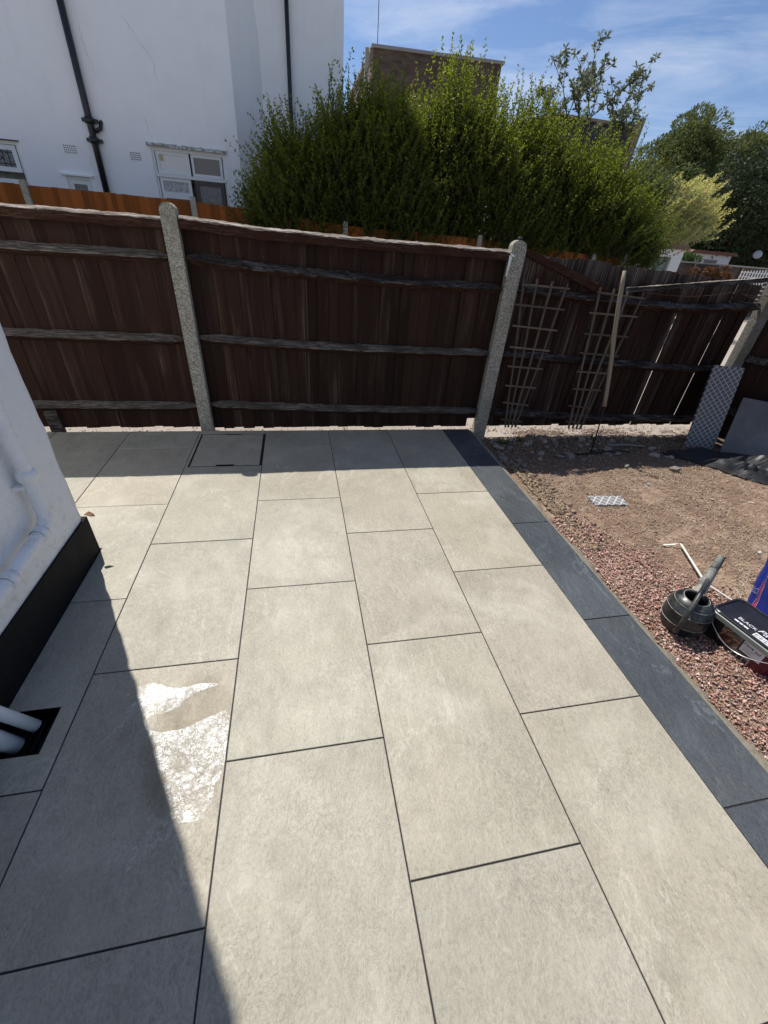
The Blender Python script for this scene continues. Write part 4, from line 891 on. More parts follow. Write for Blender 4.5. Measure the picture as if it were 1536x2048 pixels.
# rubble, each stone its own thing
def stone_mesh(seed):
    bm = bmesh.new(); bmesh.ops.create_icosphere(bm, subdivisions=1, radius=1)
    for v in bm.verts:
        n_ = noise.noise(v.co*1.3+Vector((seed*7, 0, 0))); v.co *= 1+n_*.7; v.co.z *= .55; v.co.y *= .75
    me = bpy.data.meshes.new('stone'); bm.to_mesh(me); bm.free(); me.materials.append(M['rubble_s']); return me
x_ = NT('grey_rubble'); f = x_.noise(x_.co(), 3, 6, .7); x_.col(x_.mix(1.0, x_.mix(f, (.22, .185, .15), (.48, .43, .38)), x_.ramp(x_.rand(), [(0, .6), (1, 1.25)]), 'MULTIPLY')); x_.rough(.9); x_.bump(f, .5, .1); M['rubble_s'] = x_.m
sm = [stone_mesh(k) for k in range(7)]
for k in range(230):
    x = random.uniform(2.95, 5.2) if k % 7 else random.uniform(2.86, 3.10); y = random.triangular(3.25, 3.92, 3.8) if k % 7 else random.uniform(2.9, 3.6)
    if k < 75: x = random.triangular(3.3, 5.1, 4.2)
    s = random.uniform(.014, .055)*(1.3 if k % 9 == 0 else 1); o = link('stone', sm[k % 7], None, (x, y, soil_z(x, y)+s*.25)); o.scale = (s, s, s); o.rotation_euler = (random.uniform(-.4, .4), random.uniform(-.4, .4), random.uniform(0, 6.3))
    sz_w = 'larger' if s > .036 else 'medium' if s > .024 else 'small'
    wx = 'beside the right concrete post' if x < 3.02 else 'under the first trellis' if x < 3.45 else 'between the two trellises' if x < 3.8 else 'around the rake neck' if x < 4.15 else 'right of the rake' if x < 4.6 else 'left of the black sheet'
    wy = 'close to the boards' if y > 3.74 else 'mid way out' if y > 3.5 else 'farthest from the boards'
    seen = globals().setdefault('SEEN', {}); key = (sz_w, wx, wy)
    if seen.get(key, 0) >= 2: bpy.data.objects.remove(o); continue
    tone = ('rounder', 'flatter')[seen.get(key, 0)]; seen[key] = seen.get(key, 0)+1; o.scale.z = s*(1.25 if tone == 'rounder' else .6)
    tag(o, f'{sz_w} {tone} rubble stone {wx}, {wy}', 'stone', 'rubble stones at the foot of the fence')
# small weeds by the right post
def weed(x, y, label, n=26, h=.06):
    V = []; F = []
    for _ in range(n):
        a = random.uniform(0, 6.28); l = h*random.uniform(.4, 1.1); w_ = .006; r0 = random.uniform(0, .03); bx, by = x+r0*math.cos(a), y+r0*math.sin(a); z = soil_z(bx, min(by, 4))
        tx, ty = bx+math.cos(a)*l*.6, by+math.sin(a)*l*.6; b_ = len(V); s, c = -math.sin(a)*w_, math.cos(a)*w_
        V += [(bx, by, z), ((bx+tx)/2+s, (by+ty)/2+c, z+l*.6), (tx, ty, z+l), ((bx+tx)/2-s, (by+ty)/2-c, z+l*.6)]; F.append((b_, b_+1, b_+2, b_+3))
    o = mesh_obj('weed', V, F, M['weed']); tag(o, label, 'weed')
M['weed'] = plain('weed_green', (.10, .15, .035), .6)
weed(3.10, 3.80, 'small green weed at the foot of the concrete post', 40, .07); weed(3.32, 3.86, 'small weed sprouting under the first trellis', 22, .05); weed(4.25, 3.86, 'small weed sprouting by the rake neck under the fence', 26, .06)
# scraps and sticks
def strip_thing(name, pts, w_, h, mat, label, cat):
    V = []; F = []
    P = [Vector(p) for p in pts]
    for i, p in enumerate(P):
        d = (P[min(i+1, len(P)-1)]-P[max(i-1, 0)]).normalized(); s = Vector((-d.y, d.x, 0)).normalized()*w_
        V += [p-s, p+s, p+s+Vector((0, 0, h)), p-s+Vector((0, 0, h))]
        if i:
            for q in range(4): a = (i-1)*4+q; b_ = (i-1)*4+(q+1) % 4; F.append((a, b_, b_+4, a+4))
    F += [(3, 2, 1, 0), tuple(len(V)-4+q for q in range(4))]; return tag(mesh_obj(name, V, F, mat), label, cat)
def gz(x, y, d=0): return (x, y, soil_z(x, y)+.006+d)
M['cream'] = plain('cream_plastic', (.72, .70, .62), .5, bump=0)
strip_thing('plastic_strip', [gz(3.50, 1.90, .004), gz(3.56, 1.885, .012), gz(3.60, 1.865, .03), gz(3.46, 1.52, .03)], .007, .004, M['cream'], 'long bent white plastic strip on the soil behind the watering can', 'strip')
strip_thing('plastic_strip', [gz(3.40, 1.50, .05), gz(3.44, 1.44, .04), gz(3.52, 1.345, .01)], .008, .004, M['cream'], 'short white plastic strip between the watering can and the bucket', 'strip')
strip_thing('wood_sliver', [gz(2.785, 1.83), gz(2.80, 1.66), gz(2.83, 1.50)], .004, .004, M['pale_wood'], 'thin pale stick lying along the gravel edge beside the dark border', 'stick')
strip_thing('twig', [gz(3.17, 1.85), gz(3.18, 1.62), gz(3.17, 1.42)], .003, .004, M['rail_front'], 'thin reddish twig on the gravel behind the watering can', 'twig')
strip_thing('wood_sliver', [gz(2.88, .93), gz(2.86, .80), gz(2.87, .68)], .003, .003, M['pale_wood'], 'short pale stick on the gravel in front of the bucket', 'stick')
strip_thing('pale_rod', [gz(4.28, 3.62, .02), gz(4.5, 3.60, .025), gz(4.75, 3.60, .02)], .008, .008, plain('grey_green_rod', (.3, .34, .32), .5), 'short grey green rod lying among the rubble under the fence', 'rod')
M['chipw'] = plain('pale_chip', (.62, .56, .46), .7)
for k, (x, y, s, lb) in enumerate([(4.20, 1.74, .03, 'cream shard of plastic on the soil beside the blue sack'), (4.50, 2.46, .022, 'white shard on the soil towards the black sheet'), (4.85, 2.39, .03, 'long white shard on the soil nearest the right edge'), (3.02, 2.20, .018, 'pale wood chip on the gravel beside the dark border'), (3.28, 2.36, .015, 'small white chip in front of the broken lattice tile'), (4.05, 2.72, .05, 'grey slate fragment poking from the soil near the fence shadow'), (3.06, 1.40, .026, 'flat grey stone chip on the red gravel left of the watering can')]):
    o = link('shard', sm[k % 7].copy(), None, gz(x, y)); o.data.materials[0] = M['chipw'] if k < 5 else M['rubble_s']; o.scale = (s, s*.7, s*.4); o.rotation_euler = (.3, .2, k*1.3); tag(o, lb, 'shard')

# ------------------------------------------------------------------ watering can
WC = empty('watering_can', 'black barrel shaped watering can with dusty spout on the red gravel', 'watering can', (3.005, 1.215, -.063)); WC.rotation_euler.z = math.atan2(.55, .83)
def can_mat():
    x = NT('dusty_black_plastic'); v = x.co(rnd=False); a = x.noise(v, 9, 6, .65, .5); f = x.noise(v, 60, 5, .7); m = x.math('MULTIPLY', x.ramp(a, [(.42, 0), (.75, .8)]), x.ramp(f, [(.35, .2), (.65, 1)]))
    x.col(x.mix(m, (.012, .016, .018), (.17, .17, .155))); x.rough(x.ramp(a, [(.4, .28), (.7, .6)])); x.bump(f, .15, .002); return x.m
M['can'] = can_mat()
x = NT('cement_dusted_plastic'); f = x.noise(x.co(rnd=False), 14, 6, .7, .5); x.col(x.mix(x.ramp(f, [(.36, 0), (.6, 1)]), (.03, .035, .035), (.40, .39, .35))); x.rough(.7); M['can_dusty'] = x.m
prof = [(.0, 0), (.084, 0), (.090, .006), (.100, .035), (.1085, .07), (.1115, .073), (.1115, .079), (.110, .083), (.112, .11), (.109, .145), (.1115, .148), (.111, .155), (.106, .160), (.098, .190), (.0945, .194), (.0945, .200), (.087, .205), (.084, .214), (.072, .217), (.066, .226), (.058, .227), (.054, .220), (.056, .195), (.085, .165), (.10, .12), (.08, .012), (0, .010)]
lathe('body', prof, M['can'], WC, 48)
for rz, rr in ((.076, .1118), (.1515, .1118), (.197, .0948), (.226, .062)): tube('rib', [(rr*math.cos(a), rr*math.sin(a), rz) for a in np.linspace(0, 2*math.pi, 41)], .0018, M['can_dusty'], WC, 6, cap=False)
pts = []
for s in np.linspace(0, 1, 26):   # strap handle from low back, over the opening, into the spout
    p0, p1, p2, p3 = Vector((-.098, 0, .04)), Vector((-.215, 0, .10)), Vector((-.10, 0, .375)), Vector((.155, 0, .262)); q = p0*(1-s)**3+3*p1*s*(1-s)**2+3*p2*s*s*(1-s)+p3*s**3; pts.append(q)
tube('handle', pts, [.019-.007*min(1, i/5) for i in range(26)], M['can'], WC, 12)
sp_ = tube('spout', [(.075, 0, .06), (.125, 0, .13), (.175, 0, .20), (.215, 0, .27), (.275, 0, .355), (.285, 0, .368)], [.030, .030, .028, .024, .0185, .019], M['can_dusty'], WC, 16, cap=False)
tube('spout_bore', [(.262, 0, .336), (.2805, 0, .3615)], .0155, M['hole'], sp_, 14)  # dark plug painted in for the shaded spout hollow
# ------------------------------------------------------------------ tub
BK = empty('plastic_tub', 'rectangular black and maroon tub of jointing compound with grey rimmed lid and wire handle', 'tub', (3.235, 1.02, -.062)); BK.rotation_euler.z = math.radians(-80)
# local x = long axis (towards the viewer), local y = width (positive = towards the fence side away)
def rrect(hx, hy, r, n=6):
    P = []
    for cx, cy, a0 in ((hx-r, hy-r, 0), (-hx+r, hy-r, 90), (-hx+r, -hy+r, 180), (hx-r, -hy+r, 270)):
        for k in range(n+1): a = math.radians(a0+90*k/n); P.append((cx+r*math.cos(a), cy+r*math.sin(a)))
    return P
def loft(name, rings, mat, par, cap0=True, cap1=True, mats=None):
    V = []; F = []; n = len(rings[0][0])
    for P, z in rings: V += [(x, y, z) for x, y in P]
    for i in range(len(rings)-1):
        for k in range(n): a = i*n+k; b_ = i*n+(k+1) % n; F.append((a, b_, b_+n, a+n))
    if cap0: F.append(tuple(range(n))[::-1])
    if cap1: F.append(tuple((len(rings)-1)*n+k for k in range(n)))
    return mesh_obj(name, V, F, mat, par)
M['maroon'] = plain('maroon_plastic', (.10, .006, .022), .3, bump=0); M['rim'] = plain('grey_plastic_rim', (.22, .25, .235), .4, bump=0); M['black_gloss'] = plain('black_lid_plastic', (.012, .013, .016), .22, sc=18, var=.6, bump=.15)
loft('body', [(rrect(.158, .098, .035), 0), (rrect(.160, .100, .035), .004), (rrect(.172, .112, .04), .172)], M['maroon'], BK)
loft('rim', [(rrect(.174, .114, .04), .150), (rrect(.184, .124, .045), .152), (rrect(.186, .126, .045), .178), (rrect(.182, .122, .043), .181)], M['rim'], BK)
ld = loft('lid', [(rrect(.180, .120, .042), .1812), (rrect(.181, .121, .042), .190), (rrect(.176, .116, .040), .194), (rrect(.169, .109, .037), .193), (rrect(.166, .106, .036), .186)], M['black_gloss'], BK)
M['print_white'] = plain('white_print', (.70, .72, .74), .4, bump=0); M['print_black'] = plain('black_print', (.015, .014, .015), .35, bump=0); M['print_red'] = plain('maroon_print', (.25, .02, .05), .4, bump=0); M['print_grey'] = plain('grey_print', (.30, .31, .30), .4, bump=0)
def on_lid(x, y, rot=0): return Matrix.Translation((x, y, .1868)) @ Matrix.Rotation(rot, 4, 'Z')
text_mesh('lettering', 'BLACK', .030, M['print_white'], ld, on_lid(-.035, -.045), shear=0); [mesh_obj('print_line', [(x0_, -.086, .1870), (x0_+w0_, -.086, .1870), (x0_+w0_, -.074, .1870), (x0_, -.074, .1870)], [(0, 1, 2, 3)], M['print_white'], ld) for x0_, w0_ in ((-.08, .022), (-.054, .016), (-.034, .024))]; text_mesh('lettering', 'Pavetuf', .05, M['print_white'], ld, on_lid(.085, -.03), shear=.3)
bc = mesh_obj('barcode', [(.02, -.10, .1870), (.10, -.10, .1870), (.10, -.062, .1870), (.02, -.062, .1870)], [(0, 1, 2, 3)], M['print_white'], ld)
for k in range(9):
    x0 = .026+k*.0078; w_ = .0022 if k % 3 else .004; mesh_obj('bar', [(x0, -.096, .1873), (x0+w_, -.096, .1873), (x0+w_, -.068, .1873), (x0, -.068, .1873)], [(0, 1, 2, 3)], M['print_black'], bc)
# label wrap on the side that faces the patio (local -y)
def side(x0, x1, t0, t1, off, mat, name='label'):
    def P(x, t): return (x, -(.100+.012*t)-off, .004+.168*t)
    V = [P(x0, t0), P(x1, t0), P(x1, t1), P(x0, t1)]; V += [(a, b_-.0004, c_) for a, b_, c_ in V]
    return mesh_obj(name, V, [(4, 5, 6, 7), (0, 1, 5, 4), (1, 2, 6, 5), (2, 3, 7, 6), (3, 0, 4, 7)], mat, BK)
side(-.150, .085, .02, .90, .0006, M['print_black'])
x = NT('photo_print'); v = x.co((1, 1, 1), rnd=False); a = x.noise(v, 12, 3, .5, 1.0); x.col(x.ramp(a, [(.30, (.02, .015, .015)), (.44, (.10, .045, .03)), (.5, (.38, .24, .15)), (.55, (.03, .02, .018)), (.66, (.55, .52, .48))])); x.rough(.35); M['photo'] = x.m
side(-.085, .012, .24, .84, .0014, M['photo'], 'printed_picture'); side(.02, .118, .42, .86, .0018, M['print_white'], 'white_label'); side(.0, .085, .04, .34, .0014, M['print_grey'], 'swatch_card')
for k in range(3): side(.006+k*.026, .026+k*.026, .08, .25, .0020, M['print_black'], 'swatch')
def on_side(x, t): return Matrix.Translation((x, -(.100+.012*t)-.0028, .004+.168*t)) @ Matrix.Rotation(math.radians(90-4), 4, 'X')
text_mesh('lettering', 'Pave', .026, M['print_black'], BK, on_side(.047, .74)); text_mesh('lettering', 'tuf', .026, M['print_red'], BK, on_side(.092, .72))
for k in range(4): side(.03, .085-.006*k, .62-.045*k, .632-.045*k, .0022, M['print_grey'], 'print_line')
pts = [(-.175+.35*s, -.118-.022*math.sin(s*math.pi)**.6, .150-.085*math.sin(s*math.pi)) for s in np.linspace(0, 1, 22)]; tube('wire_handle', pts, .0024, plain('steel_wire', (.6, .6, .6), .3, .8, bump=0), BK, 8)
# ------------------------------------------------------------------ blue sack
BS = empty('blue_sack', 'blue plastic sack with red stitched stripe standing at the right edge behind the tub', 'sack', (3.70, 1.07, -.065))
def sack():
    bm = bmesh.new(); bmesh.ops.create_cube(bm, size=1); bmesh.ops.subdivide_edges(bm, edges=bm.edges[:], cuts=14, use_grid_fill=True)
    for v in bm.verts:
        x, y, z = v.co; z += .5; n_ = Vector((x, y, 0)); k = 1-.35*max(0, (abs(x)*2)**4*(abs(y)*2)**4)
        X = x*.36*k*(1-.25*z*z); Y = y*.50*k*(1-.02*z); Z = z*.78; w_ = noise.noise(Vector((X*6, Y*6, Z*12)))*.012+noise.noise(Vector((X*5, Y*20, Z*26)))*.005
        X += (w_ if x > 0 else -w_)+.02*z; Y += .20*z+w_*.6; v.co = (X, Y, Z)
    me = bpy.data.meshes.new('sack'); bm.to_mesh(me); bm.free(); x = NT('blue_woven_plastic'); f = x.noise(x.co((1, 30, 12), rnd=False), 4, 4); x.col(x.mix(f, (.008, .022, .20), (.014, .04, .32))); x.rough(.32); x.bump(f, .5, .006); me.materials.append(x.m); me.polygons.foreach_set('use_smooth', [True]*len(me.polygons))
    return link('bag', me, BS)
bag = sack()
dgv = bpy.context.evaluated_depsgraph_get()
from mathutils.bvhtree import BVHTree
bv = BVHTree.FromPolygons([v.co.copy() for v in bag.data.vertices], [tuple(p.vertices) for p in bag.data.polygons])
def on_bag(y, z, off=.002):
    h = bv.ray_cast(Vector((-1, y, z)), Vector((1, 0, 0))); return (h[0]+Vector((-off, 0, 0))) if h[0] else Vector((-.18, y, z))
def bag_stripe(name, y0, y1, w_, mat, off=.003):
    V = []; F = []
    for i in range(25):
        s = i/24; y = y0+(y1-y0)*s; z = .03+.44*s; V += [on_bag(y-w_, z, off), on_bag(y+w_, z, off)]
        if i: q = 2*(i-1); F.append((q, q+2, q+3, q+1))
    mesh_obj(name, V, F, mat, BS)
M['red_stitch'] = plain('red_stitching', (.50, .03, .05), .6, sc=300, var=.6)
bag_stripe('stripe', .165, .285, .011, M['red_stitch'])
for sgn in (-1, 1):
    for i in range(34):
        s = i/34; y = .165+.12*s+sgn*.014; z = .03+.44*s; p = on_bag(y, z, .004); q = on_bag(y, z+.006, .004)
        mesh_obj('stitch', [p+Vector((0, -.002, 0)), p+Vector((0, .002, 0)), q+Vector((0, .002, 0)), q+Vector((0, -.002, 0))], [(0, 1, 2, 3)], M['print_white'], BS)
M['print_pale'] = plain('pale_blue_print', (.25, .30, .55), .4, bump=0)
p = on_bag(.235, .13, .004); text_mesh('lettering', 'ES', .045, M['print_pale'], BS, Matrix.Translation(p) @ Matrix(((0, 0, -1, 0), (0, -1, 0, 0), (-1, 0, 0, 0), (0, 0, 0, 1))) @ Matrix.Rotation(math.radians(180), 4, 'Z') @ Matrix.Identity(4))

# ================================================================== VEGETATION
def leaf_mat(name, cols, trans=.35, rough=.55, spec=.18):
    x = NT(name); gm = x.n('NewGeometry'); c = x.ramp(gm.outputs['Random Per Island'], [(i/(len(cols)-1), k) for i, k in enumerate(cols)])
    at = x.n('Attribute'); at.attribute_name = 'tip'; c2 = x.mix(at.outputs['Fac'], c, (3.9, 3.1, 1.05), 'MULTIPLY'); x.col(c2); x.rough(rough); x.p.inputs['Specular IOR Level'].default_value = spec  # young-tip tint; on the tall shrub it also carries painted top light
    tr = x.n('BsdfTranslucent'); x.l(c2, tr.inputs[0]); mx_ = x.n('MixShader'); mx_.inputs[0].default_value = trans; x.l(x.p.outputs[0], mx_.inputs[1]); x.l(tr.outputs[0], mx_.inputs[2]); x.l(mx_.outputs[0], x.out.inputs[0]); return x.m
def leaves(name, P, D, L_, W_, mat, par, tip=None):
    """quad leaves: base points P, directions D (n,3), lengths, widths"""
    n = len(P); D = D/np.linalg.norm(D, axis=1, keepdims=True); R_ = rng.normal(size=(n, 3)); S = np.cross(D, R_); S /= np.linalg.norm(S, axis=1, keepdims=True)+1e-9
    N_ = np.cross(D, S); L_ = np.broadcast_to(L_, n)[:, None]; W_ = np.broadcast_to(W_, n)[:, None]
    V = np.stack([P, P+D*L_*.5+S*W_*.5+N_*W_*.12, P+D*L_, P+D*L_*.5-S*W_*.5+N_*W_*.12], 1); F = np.arange(4*n).reshape(n, 4)
    o = np_mesh(name, V.reshape(-1, 3), F, mat, par)
    at = o.data.attributes.new('tip', 'FLOAT', 'POINT'); t = np.zeros(n) if tip is None else tip; at.data.foreach_set('value', np.repeat(t, 4).astype(np.float32)); return o
def shoots(starts, dirs, lens, spacing, leaf, wid, up=.25, jit=.12, toplit=None):
    """returns leaf points / dirs / tip factor (young tips, sunlit top painted in by height) plus stem polylines"""
    P = []; D = []; T = []; stems = []
    for s0, d, l in zip(starts, dirs, lens):
        n = max(4, int(l/spacing)); ts = np.linspace(0, 1, n); d = d/np.linalg.norm(d); bend = rng.normal(0, jit, 3); bend[2] += up
        path = s0+d*l*ts[:, None]+bend*l*(ts[:, None]**2)*.5; tang = d+bend*ts[:, None]; tang /= np.linalg.norm(tang, axis=1, keepdims=True)
        for rep in range(4):
            side_ = rng.normal(size=(n, 3)); ld_ = tang*.55+side_*.6; P.append(path+rng.normal(0, .006, (n, 3))); D.append(ld_); T.append((ts**1.3)*(1 if toplit is None or len(stems) >= len(toplit) else .25+.95*toplit[len(stems)]**2))  # young tip colour, weighted by height to paint in the sunlit top
        stems.append(path[::max(1, n//5)])
    return np.concatenate(P), np.concatenate(D), np.concatenate(T), stems
def stem_mesh(name, stems, r, mat, par):
    V = []; F = []
    for st_ in stems:
        b_ = len(V)
        for i, p in enumerate(st_):
            rr = r*(1-.6*i/max(1, len(st_)-1)); V += [(p[0]+rr, p[1], p[2]), (p[0]-.5*rr, p[1]+.87*rr, p[2]), (p[0]-.5*rr, p[1]-.87*rr, p[2])]
            if i:
                for q in range(3): a = b_+(i-1)*3+q; c_ = b_+(i-1)*3+(q+1) % 3; F.append((a, c_, c_+3, a+3))
    return mesh_obj(name, V, F, mat, par)
# ---- big evergreen shrub overhanging the orange fence
SH = empty('tall_shrub', 'huge dense evergreen shrub with upright shoots overhanging the orange fence', 'shrub', (5, 11.8, 0))
inv = Matrix.Translation((-5, -11.8, 0))
sx_ = [.30, .5, .8, 1.2, 1.7, 2.3, 3.0, 3.8, 4.6, 5.3, 6.2, 7.0, 7.8, 8.5, 9.1, 9.6, 10.0]
sz_ = [1.9, 2.35, 2.9, 3.35, 3.6, 3.75, 3.9, 4.02, 4.06, 4.08, 3.98, 3.65, 3.45, 3.3, 3.05, 2.7, 2.0]
def topz(x): return np.interp(x, sx_, sz_)+.16*np.sin(x*3.1)+.10*np.sin(x*7.3+1)
def frontY(x, z):  # bulging front surface
    t = np.clip((z-1.2)/(topz(x)-1.2), 0, 1); return 12.0-1.60*np.sqrt(np.clip(1-np.abs(2*t-.75)**2.2*.55, 0.05, 1))+.16*np.sin(x*2.3+z*1.7)
starts = []; dirs = []; lens = []
n = 6000
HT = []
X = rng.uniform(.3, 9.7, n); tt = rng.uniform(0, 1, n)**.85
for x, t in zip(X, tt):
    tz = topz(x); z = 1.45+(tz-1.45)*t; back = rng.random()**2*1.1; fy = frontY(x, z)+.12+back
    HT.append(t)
    ex = 0
    if x < 1.6: ex = -(1.6-x)*.75*(1.1-.4*t)
    if x > 8.6: ex = (x-8.6)*.7
    starts.append((x, fy, z-.25)); dirs.append((ex+rng.normal(0, .58), -.5*(1-t)-.15+rng.normal(0, .45), .9)); lens.append(rng.uniform(.28, .75))
# leaders that stick out of the top and the left flank
for k in range(360):
    x = rng.uniform(.5, 9.0); tz = topz(x); starts.append((x, 11.2+rng.uniform(-.3, 1.3), tz-.35)); dirs.append((rng.normal(-.02, .14)-(.4 if x < 1.5 else 0), rng.normal(-.05, .12), 1)); lens.append(rng.uniform(.4, .95))
for k in range(60):
    z = rng.uniform(1.9, 3.3); starts.append((.45+(z-1.9)*.35, 11.3+rng.uniform(-.2, .6), z-.2)); dirs.append((-.75+rng.normal(0, .15), -.1, .7)); lens.append(rng.uniform(.35, .6))
P, D, T, stems = shoots(np.array(starts), np.array(dirs), lens, .042, .045, .02, jit=.3, toplit=HT)
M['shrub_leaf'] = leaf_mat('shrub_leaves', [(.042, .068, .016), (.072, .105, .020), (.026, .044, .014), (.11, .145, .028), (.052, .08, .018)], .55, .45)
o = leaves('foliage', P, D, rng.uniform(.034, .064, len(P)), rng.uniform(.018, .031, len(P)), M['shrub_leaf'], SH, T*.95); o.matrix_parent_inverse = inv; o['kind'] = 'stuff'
n = 45000; X = rng.uniform(.5, 9.5, n); tt = rng.uniform(0, .93, n); Z = 1.5+(topz(X)-1.5)*tt; Y = frontY(X, Z)+.35+rng.uniform(0, .9, n)
o = leaves('inner_foliage', np.stack([X, Y, Z], 1), rng.normal(size=(n, 3)), rng.uniform(.08, .14, n), .07, M['shrub_leaf'], SH, np.zeros(n)); o.matrix_parent_inverse = inv; o['kind'] = 'stuff'
o = stem_mesh('stems', stems[::2], .006, M['bark'], SH); o.matrix_parent_inverse = inv; o['kind'] = 'stuff'
for k in range(7):
    x = 1.2+k*1.25; o = tube('trunk', [(x, 12.1, -.3), (x+.05, 12.05, 1), (x+random.uniform(-.2, .2), 12.0, 2.6)], [.09, .07, .03], M['bark'], SH); o.matrix_parent_inverse = inv
# ---- loose open-branched tree with whorled leaves behind the shrub
OT = empty('open_branched_tree', 'loose branching tree with whorls of pointed leaves rising above the right of the shrub', 'tree', (8.6, 13.4, 0)); inv = Matrix.Translation((-8.6, -13.4, 0))
M['whorl_leaf'] = leaf_mat('grey_green_leaves', [(.13, .16, .075), (.19, .21, .12), (.10, .125, .06), (.24, .25, .16)], .45, .45)
random.seed(21); tips = []; branches = []
def grow(p, d, l, r, depth):
    pts = [p]; q = p.copy(); dd = d.copy()
    for i in range(5): dd = (dd+Vector((random.gauss(0, .10), random.gauss(0, .10), random.gauss(.02, .06)))).normalized(); q = q+dd*l/5; pts.append(q.copy())
    branches.append((pts, r)); 
    if depth == 0: tips.append((q, dd)); return
    if depth <= 2: tips.append((pts[3], dd))
    for k in range(random.choice((2, 3, 3))):
        a = Vector((random.gauss(0, .55), random.gauss(0, .5), random.gauss(.12, .3))); s = pts[random.choice((3, 4, 5))]; grow(s, (dd+a).normalized(), l*random.uniform(.5, .72), r*.6, depth-1)
for bx, dx, l in ((8.3, -.5, 1.0), (8.5, -.1, 1.1), (8.7, .25, 1.05), (8.9, .6, 1.1), (8.6, .05, 1.2), (8.9, .9, .95), (8.2, -.25, 1.05)): grow(Vector((bx+.05, 13.2, 3.15)), Vector((dx, -.05, 1)).normalized(), l*1.12, .028, 3)
o = tube('trunk', [(8.6, 13.4, -.3), (8.6, 13.4, 3.2)], [.12, .09], M['bark'], OT); o.matrix_parent_inverse = inv
for pts, r in branches:
    o = tube('branch', pts, [r*(1-.08*i) for i in range(len(pts))], M['bark'], OT, seg=5); o.matrix_parent_inverse = inv
P = []; D = []
for q, d in tips:
    for k in range(random.randint(12, 20)): v = Vector((random.gauss(0, 1), random.gauss(0, 1), random.gauss(.35, .7))).normalized(); P.append(tuple(q-d*random.uniform(0, .14))); D.append(tuple(v))
P = np.array(P); D = np.array(D); o = leaves('foliage', P, D, rng.uniform(.09, .16, len(P)), rng.uniform(.035, .05, len(P)), M['whorl_leaf'], OT); o.matrix_parent_inverse = inv; o['kind'] = 'stuff'

def crown_tree(name, label, cat, x, y, zc, rx, ry, rz, mat, n, leaf, clumps=60, trunk=.25, wind=(0, 0, .2), zmin=None):
    t = empty(name, label, cat, (x, y, -.3)); iv = Matrix.Translation((-x, -y, .3))
    # clump centres over an uneven ellipsoid
    C = []; R_ = []
    for k in range(clumps):
        v = rng.normal(size=3); v /= np.linalg.norm(v); rr = rng.uniform(.45, .95); c_ = np.array([x+v[0]*rx*rr, y+v[1]*ry*rr, zc+v[2]*rz*rr]); C.append(c_); R_.append(rng.uniform(.18, .34)*min(rx, rz))
    C = np.array(C); R_ = np.array(R_); pick = rng.integers(0, clumps, n); v = rng.normal(size=(n, 3)); v /= np.linalg.norm(v, axis=1, keepdims=True); rad = rng.uniform(.55, 1.05, n)**.6
    P = C[pick]+v*(R_[pick]*rad)[:, None]*np.array([1.15, 1.15, .85]); 
    if zmin is not None: P = P[P[:, 2] > zmin]
    v = v[:len(P)]; D = v*.8+rng.normal(size=(len(P), 3))*.5+np.array(wind)
    o = leaves('crown', P, D, rng.uniform(.7, 1.4, len(P))*leaf, leaf*.5, mat, t); o.matrix_parent_inverse = iv; o['kind'] = 'stuff'
    o = tube('trunk', [(x, y, -.3), (x+.1, y, zc*.5), (x, y, zc)], [trunk, trunk*.8, trunk*.3], M['bark'], t); o.matrix_parent_inverse = iv
    for k in range(6):
        c_ = C[k]; o = tube('limb', [(x, y, zc*.55), tuple((np.array([x, y, zc*.6])+c_)/2+np.array([0, 0, .1])), tuple(c_)], [trunk*.4, trunk*.25, trunk*.1], M['bark'], t, seg=6); o.matrix_parent_inverse = iv
    return t
M['oak_leaf'] = leaf_mat('dark_green_leaves', [(.11, .135, .036), (.16, .185, .055), (.07, .09, .028), (.22, .235, .08)], .42, .6)
M['mid_leaf'] = leaf_mat('mid_green_leaves', [(.06, .11, .03), (.09, .15, .038), (.045, .085, .025)], .3, .5)
M['yew_leaf'] = leaf_mat('blackish_green_leaves', [(.035, .05, .02), (.055, .072, .028), (.026, .038, .017)], .2, .6)
M['pale_leaf'] = leaf_mat('variegated_cream_leaves', [(.34, .37, .17), (.50, .50, .29), (.22, .28, .10), (.66, .64, .44)], .35, .5)
crown_tree('broadleaf_tree', 'largest rounded dark green tree against the sky right of the shrub', 'tree', 29.0, 33, 6.3, 5.0, 4, 3.6, M['oak_leaf'], 80000, .17, 120, .4, (.7, 0, .5))
crown_tree('broadleaf_tree', 'dark green tree at the right edge beside the largest tree', 'tree', 37.5, 33, 6.0, 5.0, 4, 4.3, M['oak_leaf'], 70000, .17, 110, .4, (.7, 0, .5))
crown_tree('broadleaf_tree', 'lower green tree filling the gap behind the cream shrub', 'tree', 23.0, 29, 3.6, 3.6, 3, 3.0, M['oak_leaf'], 22000, .2, 60, .3, (.7, 0, .4))
crown_tree('round_tree', 'mid green bushy tree directly behind the cream shrub', 'tree', 21.0, 21, 2.9, 2.0, 1.8, 1.8, M['mid_leaf'], 16000, .14, 50, .15, (.6, 0, .3))
crown_tree('evergreen_tree', 'blackish evergreen tree shading the low brick wall at the right edge', 'tree', 24.5, 22, 3.9, 3.3, 2.5, 2.6, M['yew_leaf'], 26000, .16, 70, .25, (.3, 0, -.2))
crown_tree('evergreen_tree', 'blackish evergreen tree farthest right above the white lattice', 'tree', 20.8, 19.5, 3.6, 2.2, 1.8, 2.0, M['yew_leaf'], 16000, .13, 50, .2, (.3, 0, -.2), zmin=1.9)
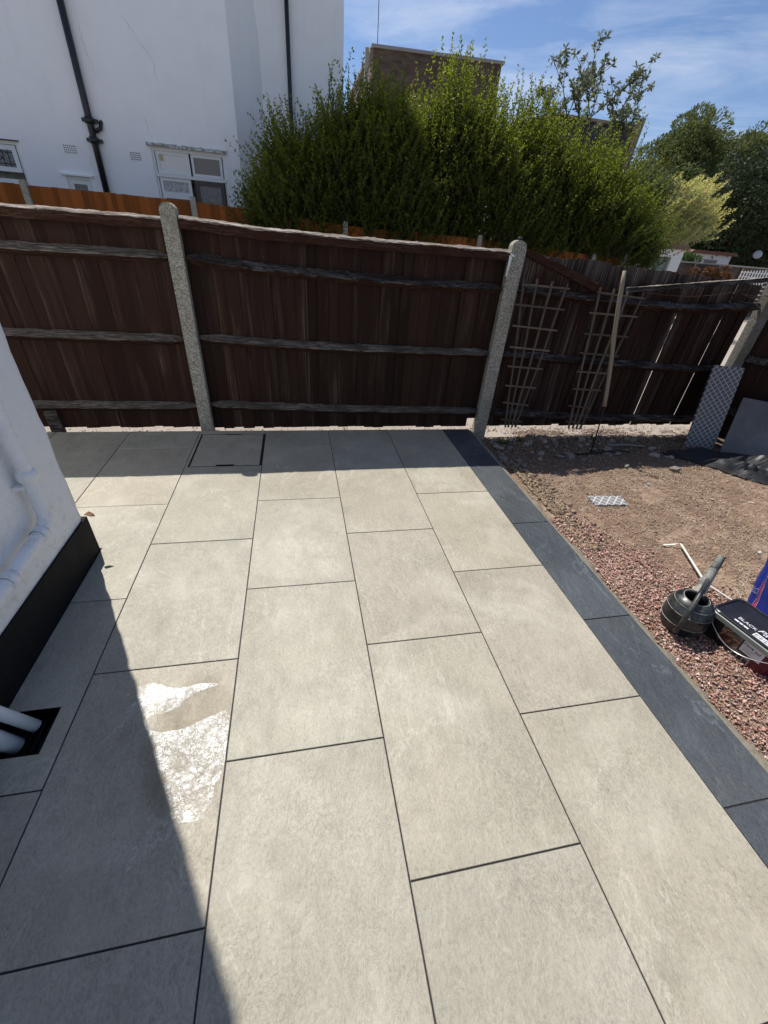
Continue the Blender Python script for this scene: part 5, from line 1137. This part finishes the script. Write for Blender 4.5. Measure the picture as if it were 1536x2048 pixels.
crown_tree('ivy_mound', 'low green leafy mound growing over the low brick wall', 'shrub', 15.6, 16.2, 1.45, 1.3, .6, .55, M['mid_leaf'], 7000, .08, 26, .05)
crown_tree('dense_hedge_tree', 'dark leafy mass low behind the outbuilding', 'tree', 29, 27, 2.2, 6, 2, 2.4, M['yew_leaf'], 26000, .2, 80, .2)
crown_tree('copper_plant', 'dry orange brown shrub against the low brick wall', 'shrub', 16.3, 15.1, 1.25, 1.1, .2, .38, leaf_mat('rusty_leaves', [(.16, .07, .03), (.22, .12, .05), (.09, .05, .03)]), 3500, .07, 22, .03)
# cream variegated shrub: feathery sprays blowing right
CS = empty('cream_shrub', 'pale cream and yellow variegated shrub right of the big green shrub', 'shrub', (11.6, 12.3, 0)); inv = Matrix.Translation((-11.6, -12.3, 0))
st_ = []; dr = []; ln = []
for k in range(900):
    a = rng.uniform(-1, 1); x = 10.95+a*.95; h = 3.25-.9*abs((x-11.0)/1.1)**2; z = rng.uniform(2.05+.12*(x-10.2), max(2.2, h)); st_.append((x, 11.9+rng.uniform(-.5, .9), z-.2)); dr.append((.55+rng.normal(0, .25), rng.normal(0, .25), .6+rng.normal(0, .2))); ln.append(rng.uniform(.35, .75))
P, D, T, stems = shoots(np.array(st_), np.array(dr), ln, .03, .05, .02, up=-.1)
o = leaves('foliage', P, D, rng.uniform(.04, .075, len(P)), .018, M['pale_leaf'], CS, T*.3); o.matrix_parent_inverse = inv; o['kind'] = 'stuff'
# green-olive mix in its left part so the two shrubs merge
n = 16000; X = np.minimum(rng.normal(10.25, .5, n), 11.3); Z = rng.uniform(1.85, 3.4, n); Z = np.minimum(Z, 3.4-.5*np.abs(X-10.3)); o = leaves('inner_foliage', np.stack([X, 12.2+rng.normal(0, .35, n), Z], 1), rng.normal(size=(n, 3))+np.array([.5, 0, .4]), .075, .028, leaf_mat('olive_leaves', [(.11, .14, .045), (.17, .19, .07), (.075, .10, .03)]), CS); o.matrix_parent_inverse = inv; o['kind'] = 'stuff'
o = stem_mesh('stems', stems[::2], .005, M['bark'], CS); o.matrix_parent_inverse = inv; o['kind'] = 'stuff'
